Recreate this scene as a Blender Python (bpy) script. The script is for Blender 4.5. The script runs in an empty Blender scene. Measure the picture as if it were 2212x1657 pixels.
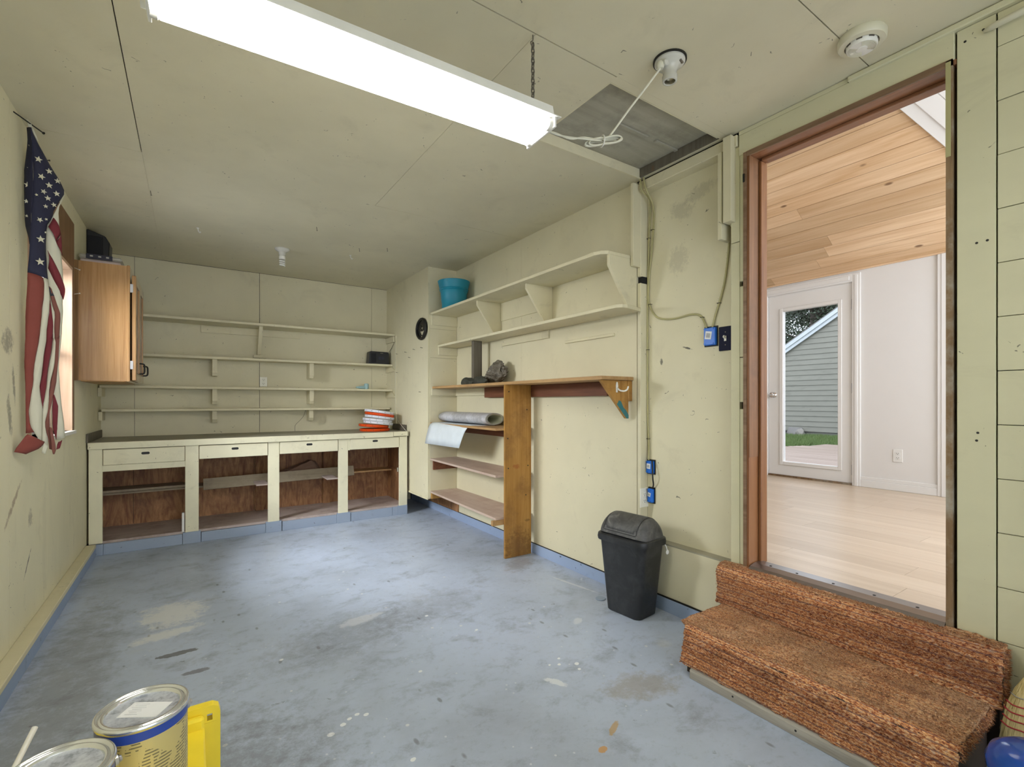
import bpy, bmesh, math, random
from mathutils import Vector, Matrix
random.seed(7)
SC = bpy.context.scene
COL = SC.collection
PI = math.pi

# ---------------------------------------------------------------- camera
F_PX, CX, HY, YAW = 1035.0, 1106.0, 868.5, math.radians(33.843)
cam = bpy.data.cameras.new('camera')
cam.sensor_width = 36.0
cam.lens = F_PX / 2212 * 36.0
cam.shift_y = (HY - 1657 / 2) / 2212
cam.clip_start, cam.clip_end = 0.02, 200
camo = bpy.data.objects.new('camera', cam)
COL.objects.link(camo)
camo.location = (0, 0, 1.2)
camo.rotation_euler = (PI / 2, 0, -YAW)
SC.camera = camo

# ---------------------------------------------------------------- exposure, sky, lamps
SC.view_settings.view_transform = 'Standard'
SC.view_settings.look = 'None'
SC.view_settings.exposure = 0.0
SC.view_settings.gamma = 1.0
SC.view_settings.use_curve_mapping = False
SKY_STRENGTH = 3.4
TUBE_STRENGTH = 43.0
w = bpy.data.worlds.new('world')
SC.world = w
w.use_nodes = True
wn = w.node_tree
bg = wn.nodes['Background']
tc = wn.nodes.new('ShaderNodeTexCoord')
sx = wn.nodes.new('ShaderNodeSeparateXYZ')
rp = wn.nodes.new('ShaderNodeValToRGB')          # even overcast sky, a little brighter overhead
rp.color_ramp.elements[0].position, rp.color_ramp.elements[0].color = 0.0, (0.78, 0.86, 0.98, 1)
rp.color_ramp.elements[1].position, rp.color_ramp.elements[1].color = 1.0, (0.92, 0.97, 1.05, 1)
wn.links.new(tc.outputs['Generated'], sx.inputs[0])
wn.links.new(sx.outputs['Z'], rp.inputs[0])
wn.links.new(rp.outputs[0], bg.inputs[0])
bg.inputs[1].default_value = SKY_STRENGTH


def area(name, loc, rot, sx_, sy_, power, col=(1, 1, 1), portal=False):
    l = bpy.data.lights.new(name, 'AREA')
    l.shape = 'RECTANGLE'
    l.size, l.size_y, l.energy, l.color = sx_, sy_, power, col
    if portal:
        l.cycles.is_portal = True
    o = bpy.data.objects.new(name, l)
    COL.objects.link(o)
    o.location, o.rotation_euler = loc, rot
    return o


# daylight through the openings, then two unseen lights added to brighten the room beyond
area('garage_door_daylight', (0.80, -3.40, 2.55), (math.radians(62), 0, 0), 3.2, 2.4, 58, (0.97, 0.985, 1.0))
area('window_daylight', (-1.75, 3.80, 2.45), (0, math.radians(-58), 0), 1.5, 2.0, 385, (0.95, 0.975, 1.0))
area('house_side_fill', (3.9, -0.75, 1.9), (PI / 2, 0, 0), 2.2, 1.9, 46, (0.98, 0.99, 1.0))  # added fill at an unseen window put in to light the room
area('house_overhead_fill', (3.55, 2.4, 3.35), (0, 0, 0), 0.9, 0.9, 8, (1.0, 0.97, 0.93))  # unseen overhead fill added to brighten the room, not a known fixture

# ---------------------------------------------------------------- materials
MATS = {}


def nt_new(name):
    m = bpy.data.materials.new(name)
    m.use_nodes = True
    nt = m.node_tree
    b = nt.nodes['Principled BSDF']
    MATS[name] = m
    return m, nt, b


def N(nt, t, **kw):
    n = nt.nodes.new(t)
    for k, v in kw.items():
        if k.startswith('i_'):
            key = k[2:]
            key = int(key) if key.isdigit() else key
            n.inputs[key].default_value = v
        else:
            setattr(n, k, v)
    return n


def L(nt, a, b):
    nt.links.new(a, b)


def pos_node(nt, scale=(1, 1, 1), obj=False, rot=(0, 0, 0)):
    if obj:
        g = N(nt, 'ShaderNodeTexCoord').outputs['Object']
    else:
        g = N(nt, 'ShaderNodeNewGeometry').outputs['Position']
    mp = N(nt, 'ShaderNodeMapping')
    mp.inputs['Scale'].default_value = scale
    mp.inputs['Rotation'].default_value = rot
    L(nt, g, mp.inputs[0])
    return mp.outputs[0]


def noise(nt, vec, scale, detail=4, rough=0.55, dist=0.0):
    n = N(nt, 'ShaderNodeTexNoise')
    n.inputs['Scale'].default_value = scale
    n.inputs['Detail'].default_value = detail
    n.inputs['Roughness'].default_value = rough
    n.inputs['Distortion'].default_value = dist
    L(nt, vec, n.inputs['Vector'])
    return n.outputs[0]


def ramp(nt, fac, stops):
    r = N(nt, 'ShaderNodeValToRGB')
    els = r.color_ramp.elements
    while len(els) < len(stops):
        els.new(0.5)
    for e, (p, c) in zip(els, stops):
        e.position = p
        e.color = (*c, 1) if len(c) == 3 else c
    L(nt, fac, r.inputs[0])
    return r.outputs[0]


def mix(nt, fac, a, b, mode='MIX'):
    m = N(nt, 'ShaderNodeMix', data_type='RGBA', blend_type=mode)
    if isinstance(fac, (int, float)):
        m.inputs[0].default_value = fac
    else:
        L(nt, fac, m.inputs[0])
    for s, v in ((6, a), (7, b)):
        if isinstance(v, tuple):
            m.inputs[s].default_value = (*v, 1) if len(v) == 3 else v
        else:
            L(nt, v, m.inputs[s])
    return m.outputs[2]


def mth(nt, op, a, b=0.0, clamp=False):
    m = N(nt, 'ShaderNodeMath', operation=op, use_clamp=clamp)
    for s, v in ((0, a), (1, b)):
        if isinstance(v, (int, float)):
            m.inputs[s].default_value = v
        else:
            L(nt, v, m.inputs[s])
    return m.outputs[0]


def bump(nt, b, h, strength=0.2, dist=0.01):
    n = N(nt, 'ShaderNodeBump')
    n.inputs['Strength'].default_value = strength
    n.inputs['Distance'].default_value = dist
    L(nt, h, n.inputs['Height'])
    L(nt, n.outputs[0], b.inputs['Normal'])


W01 = ((0, 0, 0), (1, 1, 1))


def mat_plain(name, col, rough=0.5, metal=0.0, spec=0.5, emit=None, es=0, var=0.05):
    m, nt, b = nt_new(name)
    v = pos_node(nt)
    n = noise(nt, v, 9, 3)
    c = ramp(nt, n, [(0.3, tuple(x * (1 - var) for x in col)), (0.7, tuple(min(1, x * (1 + var)) for x in col))])
    L(nt, c, b.inputs['Base Color'])
    b.inputs['Roughness'].default_value = rough
    b.inputs['Metallic'].default_value = metal
    b.inputs['Specular IOR Level'].default_value = spec
    if emit:
        b.inputs['Emission Color'].default_value = (*emit, 1)
        b.inputs['Emission Strength'].default_value = es
    return m


def mat_paint(name, col, dirt=(0.25, 0.22, 0.15), amount=0.35, spots=True, rough=0.55, streak=(1, 1, 1), seed=0.0, chip=None):
    """old brushed paint: faint mottling, grime patches, tiny dark scuffs"""
    m, nt, b = nt_new(name)
    v = pos_node(nt, streak)
    v0 = pos_node(nt)
    n1 = noise(nt, v, 1.3 + seed, 4, 0.6)
    base = ramp(nt, n1, [(0.3, tuple(x * 0.93 for x in col)), (0.7, tuple(min(1, x * 1.05) for x in col))])
    n2 = noise(nt, v, 3.1 + seed, 7, 0.68, 0.6)
    f2 = ramp(nt, n2, [(0.57, (0, 0, 0)), (0.80, (amount, amount, amount))])
    c = mix(nt, f2, base, dirt)
    if spots:
        n3 = noise(nt, v0, 34 + seed, 2, 0.5, 1.2)
        f3 = ramp(nt, n3, [(0.735, (0, 0, 0)), (0.765, (0.75, 0.75, 0.75))])
        c = mix(nt, f3, c, (0.06, 0.055, 0.045))
    if chip:
        n4 = noise(nt, v0, 22, 5, 0.7)
        f4 = ramp(nt, n4, [(0.66, (0, 0, 0)), (0.70, (1, 1, 1))])
        c = mix(nt, f4, c, chip)
    L(nt, c, b.inputs['Base Color'])
    b.inputs['Roughness'].default_value = rough
    b.inputs['Specular IOR Level'].default_value = 0.3
    bump(nt, b, noise(nt, v, 60, 3), 0.08, 0.004)
    return m


def mat_wood(name, c1, c2, axis='z', scale=9.0, rough=0.45, dirt=None, knots=False, bands=1.0, rnd=0.0, stretch=0.06):
    """straight grain running along the given axis"""
    m, nt, b = nt_new(name)
    st = {'x': (stretch, 1, 1), 'y': (1, stretch, 1), 'z': (1, 1, stretch)}[axis]
    v = pos_node(nt, st)
    if rnd:
        oi = N(nt, 'ShaderNodeObjectInfo')
        off = N(nt, 'ShaderNodeVectorMath', operation='SCALE')
        cmb = N(nt, 'ShaderNodeCombineXYZ')
        for i in range(3):
            L(nt, oi.outputs['Random'], cmb.inputs[i])
        L(nt, cmb.outputs[0], off.inputs[0])
        off.inputs['Scale'].default_value = 37.0
        ad = N(nt, 'ShaderNodeVectorMath', operation='ADD')
        L(nt, v, ad.inputs[0])
        L(nt, off.outputs[0], ad.inputs[1])
        v = ad.outputs[0]
    n1 = noise(nt, v, scale, 5, 0.6, 1.5 * bands)
    n2 = noise(nt, v, scale * 6, 3, 0.5, 0.4)
    f = mth(nt, 'ADD', mth(nt, 'MULTIPLY', n1, 0.7), mth(nt, 'MULTIPLY', n2, 0.3))
    c = ramp(nt, f, [(0.36, c1), (0.5, tuple((a + d) / 2 for a, d in zip(c1, c2))), (0.64, c2)])
    if rnd:
        k = ramp(nt, oi.outputs['Random'], [(0, (1 - rnd, 1 - rnd * 1.15, 1 - rnd * 1.4)), (1, (1 + rnd * 0.5, 1 + rnd * 0.5, 1 + rnd * 0.5))])
        c = mix(nt, 1.0, c, k, 'MULTIPLY')
    if knots:
        vo = N(nt, 'ShaderNodeTexVoronoi', feature='F1')
        st2 = {'x': (0.45, 1, 1), 'y': (1, 0.45, 1), 'z': (1, 1, 0.45)}[axis]
        v3 = pos_node(nt, st2)
        L(nt, v3, vo.inputs['Vector'])
        vo.inputs['Scale'].default_value = 5.2
        fk = ramp(nt, vo.outputs['Distance'], [(0.045, (0.85, 0.85, 0.85)), (0.085, (0.0, 0.0, 0.0))])
        c = mix(nt, fk, c, (0.16, 0.08, 0.04))
    if dirt:
        n3 = noise(nt, pos_node(nt), 5, 6, 0.7)
        f3 = ramp(nt, n3, [(0.48, (0, 0, 0)), (0.72, (0.75, 0.75, 0.75))])
        c = mix(nt, f3, c, dirt)
    L(nt, c, b.inputs['Base Color'])
    b.inputs['Roughness'].default_value = rough
    b.inputs['Specular IOR Level'].default_value = 0.35
    bump(nt, b, f, 0.12, 0.004)
    return m


def stain(mat, axes, cu, cv, ru, rv, rot, col, amt, soft=0.8):
    """one smear of its own ragged shape on a painted wall (axes: the two world axes of that wall)"""
    nt = mat.node_tree
    b = nt.nodes['Principled BSDF']
    old = b.inputs['Base Color'].links[0].from_socket
    v = pos_node(nt)
    sp_ = N(nt, 'ShaderNodeSeparateXYZ')
    L(nt, v, sp_.inputs[0])
    wob_ = mth(nt, 'MULTIPLY', mth(nt, 'SUBTRACT', noise(nt, v, 30, 8, 0.8), 0.5), 4.5)
    du, dv = mth(nt, 'SUBTRACT', sp_.outputs[axes[0]], cu), mth(nt, 'SUBTRACT', sp_.outputs[axes[1]], cv)
    cs, sn = math.cos(rot), math.sin(rot)
    a = mth(nt, 'DIVIDE', mth(nt, 'ADD', mth(nt, 'MULTIPLY', du, cs), mth(nt, 'MULTIPLY', dv, sn)), ru)
    d = mth(nt, 'DIVIDE', mth(nt, 'SUBTRACT', mth(nt, 'MULTIPLY', dv, cs), mth(nt, 'MULTIPLY', du, sn)), rv)
    r = mth(nt, 'ADD', mth(nt, 'ADD', mth(nt, 'MULTIPLY', a, a), mth(nt, 'MULTIPLY', d, d)), wob_)
    f = ramp(nt, r, [(1.0 - soft, (amt, amt, amt)), (1.0, (0, 0, 0))])
    L(nt, mix(nt, f, old, col), b.inputs['Base Color'])


CREAM = (0.70, 0.65, 0.462)
M_wall = mat_paint('cream_wall_paint', CREAM, amount=0.22)
M_ceil = mat_paint('cream_ceiling_paint', (0.67, 0.62, 0.45), amount=0.20, seed=0.4)
M_left = mat_paint('cream_left_wall_paint', (0.76, 0.71, 0.50), amount=0.35, seed=0.9, streak=(1, 1, 0.5))
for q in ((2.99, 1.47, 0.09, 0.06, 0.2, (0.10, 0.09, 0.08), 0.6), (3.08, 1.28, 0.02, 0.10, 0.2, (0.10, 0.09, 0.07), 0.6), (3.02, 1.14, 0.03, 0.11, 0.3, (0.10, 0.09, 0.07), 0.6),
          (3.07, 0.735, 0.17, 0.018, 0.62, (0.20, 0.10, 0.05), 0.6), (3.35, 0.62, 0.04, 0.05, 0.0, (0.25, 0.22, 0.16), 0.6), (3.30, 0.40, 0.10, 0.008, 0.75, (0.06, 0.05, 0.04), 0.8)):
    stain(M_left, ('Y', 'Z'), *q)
for q in ((1.70, 1.505, 0.035, 0.006, 0.3, (0.05, 0.045, 0.04), 0.9), (1.88, 1.44, 0.012, 0.02, 0.0, (0.06, 0.055, 0.045), 0.8), (1.74, 2.30, 0.09, 0.06, 0.3, (0.38, 0.35, 0.25), 0.4),
          (1.76, 2.02, 0.08, 0.09, 0.2, (0.38, 0.35, 0.25), 0.4), (1.62, 2.36, 0.12, 0.05, -0.3, (0.36, 0.33, 0.24), 0.4)):
    stain(M_wall, ('Y', 'Z'), *q)
M_plank = mat_paint('sage_plank_paint', (0.62, 0.59, 0.40), amount=0.25, seed=1.4, streak=(1, 0.4, 1))
M_shelf = mat_paint('cream_shelf_paint', (0.70, 0.645, 0.45), amount=0.4, seed=2.0, chip=None)
M_base = mat_paint('cream_cabinet_paint', (0.77, 0.725, 0.53), amount=0.35, seed=2.6)
M_chip = mat_paint('chipped_cream_paint', (0.77, 0.725, 0.53), amount=0.4, seed=3.0, chip=(0.16, 0.13, 0.09))
M_blue = mat_paint('blue_grey_floor_paint', (0.31, 0.37, 0.47), dirt=(0.12, 0.13, 0.14), amount=0.35, seed=0.2)
M_curb = mat_paint('chipped_blue_curb_paint', (0.30, 0.38, 0.54), dirt=(0.10, 0.12, 0.16), amount=0.4, seed=0.7, chip=(0.06, 0.07, 0.09))
M_top = mat_paint('grimy_countertop', (0.33, 0.31, 0.23), dirt=(0.10, 0.09, 0.07), amount=0.8, seed=1.0)
M_hatch = mat_wood('dirty_grey_plywood', (0.34, 0.32, 0.25), (0.43, 0.41, 0.33), 'x', 8, 0.7, dirt=(0.24, 0.225, 0.175))
M_dark = mat_plain('dark_void', (0.012, 0.011, 0.010), 0.9)
M_inside = mat_wood('dark_plywood', (0.19, 0.08, 0.04), (0.46, 0.24, 0.105), 'z', 9, 0.6, dirt=(0.16, 0.075, 0.045), stretch=0.2, bands=2.6)
M_cabfloor = mat_wood('dusty_cabinet_floor', (0.38, 0.31, 0.275), (0.54, 0.45, 0.41), 'x', 7, 0.6, dirt=(0.22, 0.15, 0.12))
M_lplank = mat_wood('dusty_plank', (0.21, 0.165, 0.105), (0.33, 0.27, 0.185), 'x', 8, 0.65, dirt=(0.17, 0.13, 0.09))
M_oak = mat_wood('golden_oak', (0.30, 0.155, 0.055), (0.46, 0.26, 0.105), 'z', 22, 0.22, stretch=0.035)
for n_ in M_oak.node_tree.nodes:
    if n_.type == 'BSDF_PRINCIPLED':
        n_.inputs['Coat Weight'].default_value = 1.0
        n_.inputs['Coat Roughness'].default_value = 0.22
M_oakd = mat_wood('darker_oak', (0.17, 0.09, 0.035), (0.30, 0.17, 0.07), 'z', 22, 0.35, stretch=0.035)
M_fir = mat_wood('amber_fir_board', (0.33, 0.155, 0.03), (0.50, 0.275, 0.075), 'z', 9, 0.4, dirt=(0.20, 0.09, 0.025), stretch=0.05)
M_firy = mat_wood('fir_shelf', (0.36, 0.20, 0.075), (0.52, 0.33, 0.15), 'y', 9, 0.5, dirt=(0.30, 0.17, 0.08))
M_ply = mat_wood('pale_pink_plywood', (0.46, 0.34, 0.27), (0.58, 0.46, 0.38), 'y', 7, 0.55, dirt=(0.42, 0.27, 0.21))
M_redw = mat_wood('red_brown_cleat', (0.13, 0.042, 0.02), (0.22, 0.085, 0.04), 'y', 10, 0.5)
M_weath = mat_wood('weathered_grey_wood', (0.095, 0.082, 0.06), (0.16, 0.14, 0.105), 'z', 12, 0.7, knots=True)
M_jamb = mat_wood('red_brown_door_jamb', (0.175, 0.068, 0.024), (0.26, 0.115, 0.045), 'z', 14, 0.38)
M_jambf = mat_wood('rough_jamb_facing', (0.14, 0.06, 0.024), (0.24, 0.115, 0.05), 'z', 16, 0.5, dirt=(0.12, 0.06, 0.03))
M_jambw = mat_wood('worn_brown_jamb', (0.13, 0.075, 0.035), (0.27, 0.175, 0.09), 'z', 14, 0.6, dirt=(0.45, 0.43, 0.36))
M_jamby = mat_wood('worn_brown_head_jamb', (0.15, 0.085, 0.045), (0.27, 0.17, 0.10), 'y', 14, 0.5)
M_headj = mat_wood('head_jamb', (0.20, 0.085, 0.04), (0.30, 0.14, 0.07), 'y', 14, 0.2)
M_winw = mat_wood('pink_pine_window_jamb', (0.52, 0.34, 0.22), (0.66, 0.48, 0.34), 'z', 10, 0.3, knots=True)
M_winp = mat_wood('brown_window_board', (0.15, 0.075, 0.03), (0.25, 0.13, 0.06), 'z', 10, 0.5)
M_cedar = mat_wood('cedar_ceiling', (0.60, 0.385, 0.21), (0.80, 0.60, 0.40), 'y', 8, 0.4, knots=True, rnd=0.22, stretch=0.05)
M_oakfl = mat_wood('pale_oak_floor', (0.60, 0.485, 0.365), (0.70, 0.59, 0.465), 'y', 7, 0.28, rnd=0.08, stretch=0.05)
M_white = mat_plain('white_trim_paint', (0.80, 0.795, 0.78), 0.35, var=0.006)
M_whitew = mat_plain('white_room_paint', (0.76, 0.75, 0.735), 0.6, var=0.006)
M_siding = mat_paint('grey_green_siding', (0.185, 0.185, 0.155), dirt=(0.09, 0.09, 0.075), amount=0.8, seed=1.1, streak=(1, 1, 2.5))
M_barge = mat_plain('pale_blue_bargeboard', (0.40, 0.44, 0.46), 0.5)
M_conc = mat_plain('grey_concrete', (0.15, 0.147, 0.14), 0.85)
M_deck = mat_wood('weathered_deck', (0.165, 0.125, 0.10), (0.25, 0.20, 0.17), 'y', 8, 0.7, rnd=0.15)
M_grass = mat_plain('grass_green', (0.085, 0.135, 0.035), 0.8)
M_soil = mat_plain('lawn_soil', (0.065, 0.09, 0.035), 0.95)
M_leaf = mat_plain('dark_leaf', (0.035, 0.055, 0.03), 0.5)
M_bark = mat_plain('bark', (0.06, 0.05, 0.04), 0.9)
M_stone = mat_plain('grey_stone', (0.20, 0.19, 0.17), 0.9)
M_plw = mat_plain('white_plastic', (0.76, 0.74, 0.68), 0.3)
M_cord = mat_plain('ivory_cord', (0.70, 0.68, 0.56), 0.45)
M_romex = mat_plain('yellow_cable', (0.42, 0.385, 0.19), 0.45)
M_porc = mat_plain('porcelain', (0.60, 0.585, 0.52), 0.2)
M_enam = mat_plain('white_enamel', (0.78, 0.77, 0.72), 0.3)
M_almond = mat_plain('ivory_outlet', (0.84, 0.82, 0.72), 0.35)
M_outl = mat_plain('white_outlet', (0.82, 0.82, 0.80), 0.35)
M_slot = mat_plain('black_slot', (0.01, 0.01, 0.01), 0.6)
M_boxbl = mat_plain('blue_wall_box', (0.008, 0.14, 0.62), 0.35)
M_sticker = mat_plain('white_sticker', (0.78, 0.79, 0.80), 0.5)
M_navy = mat_plain('dark_navy_plate', (0.006, 0.007, 0.026), 0.5, spec=0.15)
M_blackp = mat_plain('black_plastic', (0.012, 0.012, 0.015), 0.4)
M_blackc = mat_plain('black_speaker_cloth', (0.008, 0.008, 0.012), 0.8)
M_iron = mat_plain('black_iron', (0.015, 0.014, 0.012), 0.5, 0.3)
M_metal = mat_plain('zinc', (0.55, 0.55, 0.56), 0.35, 1.0)
M_rust = mat_plain('dull_steel', (0.20, 0.18, 0.15), 0.5, 0.8)
M_chrome = mat_plain('satin_chrome', (0.70, 0.70, 0.70), 0.2, 1.0)
M_orange = mat_plain('orange_plastic', (0.75, 0.075, 0.008), 0.25)
M_lidw = mat_plain('white_lid_plastic', (0.78, 0.80, 0.88), 0.3)
M_aqua = mat_plain('pale_aqua_plastic', (0.33, 0.50, 0.52), 0.35)
M_clear = mat_plain('cloudy_plastic', (0.42, 0.40, 0.34), 0.3)
M_pinkt = mat_plain('pale_pink_tray', (0.52, 0.43, 0.40), 0.4)
M_yel = mat_plain('yellow_plastic', (0.86, 0.66, 0.035), 0.32)
M_navyc = mat_plain('navy_cloth', (0.017, 0.018, 0.045), 0.8)
M_navys = mat_plain('faded_navy_cloth', (0.035, 0.035, 0.05), 0.85)
M_redc = mat_plain('faded_red_cloth', (0.215, 0.047, 0.034), 0.8)
M_redd = mat_plain('crimson_cloth', (0.155, 0.016, 0.024), 0.8)
M_redb = mat_plain('brown_red_cloth', (0.20, 0.07, 0.052), 0.8)
M_whitec = mat_plain('aged_white_cloth', (0.60, 0.58, 0.46), 0.85)
M_brass = mat_plain('aged_ivory_star', (0.58, 0.55, 0.42), 0.8)
M_rag = mat_plain('brown_sack', (0.20, 0.115, 0.075), 0.8)
M_silver = mat_plain('threshold_metal', (0.33, 0.31, 0.30), 0.3, 0.9)
M_straw = mat_wood('broom_straw', (0.50, 0.38, 0.15), (0.72, 0.60, 0.31), 'z', 60, 0.6, stretch=0.03)
M_redt = mat_plain('red_thread', (0.35, 0.02, 0.03), 0.6)
M_bluep = mat_plain('glossy_blue_plastic', (0.012, 0.07, 0.36), 0.12)
M_pipe = mat_plain('cream_plastic', (0.64, 0.61, 0.46), 0.35)
M_sockm = mat_plain('brass_thread', (0.45, 0.42, 0.32), 0.35, 0.9)
M_blueband = mat_plain('blue_print', (0.02, 0.06, 0.32), 0.3)
M_print = mat_plain('grey_print', (0.12, 0.12, 0.12), 0.7)
M_strip = mat_wood('grey_worn_strip', (0.24, 0.215, 0.18), (0.42, 0.39, 0.34), 'y', 12, 0.7)
M_teal = mat_plain('teal_paint_smear', (0.03, 0.17, 0.19), 0.5)

for q in ((2.12, 0.06, 0.16, 0.16, 0.0, (0.12, 0.055, 0.015), 0.55), (2.10, 0.70, 0.035, 0.02, 0.0, (0.30, 0.07, 0.015), 0.6), (2.20, 0.27, 0.03, 0.012, 0.0, (0.14, 0.07, 0.02), 0.6)):
    stain(M_fir, ('X', 'Z'), *q)
m, nt, b = nt_new('lit_tube')
b.inputs['Base Color'].default_value = (0.9, 0.9, 0.9, 1)
b.inputs['Emission Color'].default_value = (1.0, 0.985, 0.95, 1)
b.inputs['Emission Strength'].default_value = TUBE_STRENGTH
M_tube = m

m, nt, b = nt_new('window_glass')               # thin clear pane: lets light straight through, mirrors a little
tr = N(nt, 'ShaderNodeBsdfTransparent')
gl = N(nt, 'ShaderNodeBsdfGlossy', i_Roughness=0.02)
fr = N(nt, 'ShaderNodeFresnel', i_IOR=1.25)
ms = N(nt, 'ShaderNodeMixShader')
L(nt, fr.outputs[0], ms.inputs[0])
L(nt, tr.outputs[0], ms.inputs[1])
L(nt, gl.outputs[0], ms.inputs[2])
L(nt, ms.outputs[0], nt.nodes['Material Output'].inputs[0])
nt.nodes.remove(b)
M_glass = m

# tin can wall with rows of small print on a yellow label
m, nt, b = nt_new('printed_can_label')
v = pos_node(nt, obj=True)
sp = N(nt, 'ShaderNodeSeparateXYZ')
L(nt, v, sp.inputs[0])
rows = mth(nt, 'FRACT', mth(nt, 'MULTIPLY', sp.outputs['Z'], 150))
rowm = mth(nt, 'LESS_THAN', rows, 0.42)
wv = pos_node(nt, (1, 1, 0.4), obj=True)
wd = noise(nt, wv, 95, 2)
txt = mth(nt, 'MULTIPLY', rowm, mth(nt, 'GREATER_THAN', wd, 0.44))
blk = mth(nt, 'GREATER_THAN', noise(nt, pos_node(nt, (1, 1, 1), obj=True), 11, 0), 0.43)
txt = mth(nt, 'MULTIPLY', txt, blk)
c = mix(nt, mth(nt, 'MULTIPLY', txt, 0.8), (0.62, 0.51, 0.20), (0.10, 0.085, 0.05))
L(nt, c, b.inputs['Base Color'])
b.inputs['Metallic'].default_value = 0.35
b.inputs['Roughness'].default_value = 0.3
M_canl = m

m, nt, b = nt_new('scuffed_tin')
v = pos_node(nt)
n1 = noise(nt, v, 38, 6, 0.7)
c = ramp(nt, n1, [(0.35, (0.30, 0.33, 0.40)), (0.5, (0.58, 0.62, 0.70)), (0.66, (0.74, 0.78, 0.84))])
L(nt, c, b.inputs['Base Color'])
b.inputs['Metallic'].default_value = 0.55
b.inputs['Roughness'].default_value = 0.38
M_tin = m
M_tinr = mat_plain('bright_tin_rim', (0.74, 0.76, 0.78), 0.18, 0.85)

# vinyl sheet: grey stone print outside
m, nt, b = nt_new('stone_print_vinyl')
v = pos_node(nt)
vo = N(nt, 'ShaderNodeTexVoronoi', feature='F1', distance='CHEBYCHEV')
L(nt, v, vo.inputs['Vector'])
vo.inputs['Scale'].default_value = 7
n1 = noise(nt, v, 40, 5, 0.65)
k1 = mix(nt, 0.5, vo.outputs['Color'], (0.5, 0.5, 0.5))
bw = N(nt, 'ShaderNodeRGBToBW')
L(nt, k1, bw.inputs[0])
f = mth(nt, 'ADD', mth(nt, 'MULTIPLY', bw.outputs[0], 0.5), mth(nt, 'MULTIPLY', n1, 0.5))
c = ramp(nt, f, [(0.3, (0.30, 0.295, 0.30)), (0.7, (0.66, 0.67, 0.72))])
L(nt, c, b.inputs['Base Color'])
b.inputs['Roughness'].default_value = 0.4
M_vinyl = m
M_vback = mat_plain('vinyl_backing', (0.70, 0.76, 0.80), 0.45)
M_vedge = mat_plain('vinyl_pale_green_back', (0.52, 0.55, 0.44), 0.6)

# bin plastic: dusty black
m, nt, b = nt_new('dusty_black_plastic')
v = pos_node(nt)
n1 = noise(nt, v, 9, 7, 0.7, 0.5)
f1 = ramp(nt, n1, [(0.45, (0, 0, 0)), (0.75, (0.45, 0.45, 0.45))])
c = mix(nt, f1, (0.012, 0.013, 0.015), (0.07, 0.072, 0.075))
n2 = noise(nt, pos_node(nt, (1, 1, 0.3)), 26, 2)
f2 = ramp(nt, n2, [(0.74, (0, 0, 0)), (0.78, (0.6, 0.6, 0.6))])
c = mix(nt, f2, c, (0.45, 0.47, 0.48))
L(nt, c, b.inputs['Base Color'])
b.inputs['Roughness'].default_value = 0.45
M_bin = m
m, nt, b = nt_new('dusty_bin_lid')
n1 = noise(nt, pos_node(nt), 14, 7, 0.7, 0.8)
c = ramp(nt, n1, [(0.3, (0.03, 0.03, 0.03)), (0.55, (0.09, 0.088, 0.085)), (0.75, (0.26, 0.25, 0.24))])
L(nt, c, b.inputs['Base Color'])
b.inputs['Roughness'].default_value = 0.55
M_lidb = m

# rock
m, nt, b = nt_new('dark_rock')
n1 = noise(nt, pos_node(nt), 18, 8, 0.7, 1.0)
c = ramp(nt, n1, [(0.3, (0.010, 0.011, 0.008)), (0.6, (0.05, 0.05, 0.035)), (0.8, (0.15, 0.14, 0.11))])
L(nt, c, b.inputs['Base Color'])
b.inputs['Roughness'].default_value = 0.6
bump(nt, b, n1, 0.7, 0.02)
M_rock = m
m, nt, b = nt_new('shiny_brown_rock')
n1 = noise(nt, pos_node(nt, (1, 1, 2), rot=(0.6, 0, 0.3)), 14, 8, 0.65, 2.0)
c = ramp(nt, n1, [(0.3, (0.05, 0.04, 0.028)), (0.55, (0.14, 0.12, 0.09)), (0.75, (0.36, 0.34, 0.30))])
L(nt, c, b.inputs['Base Color'])
b.inputs['Roughness'].default_value = 0.25
bump(nt, b, n1, 0.6, 0.02)
M_rock2 = m

# turquoise bucket with scuffs
m, nt, b = nt_new('turquoise_plastic')
n1 = noise(nt, pos_node(nt), 8, 6, 0.65, 0.4)
f1 = ramp(nt, n1, [(0.58, (0, 0, 0)), (0.70, (0.8, 0.8, 0.8))])
c = mix(nt, f1, (0.012, 0.25, 0.37), (0.02, 0.06, 0.075))
L(nt, c, b.inputs['Base Color'])
b.inputs['Roughness'].default_value = 0.45
M_turq = m

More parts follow.
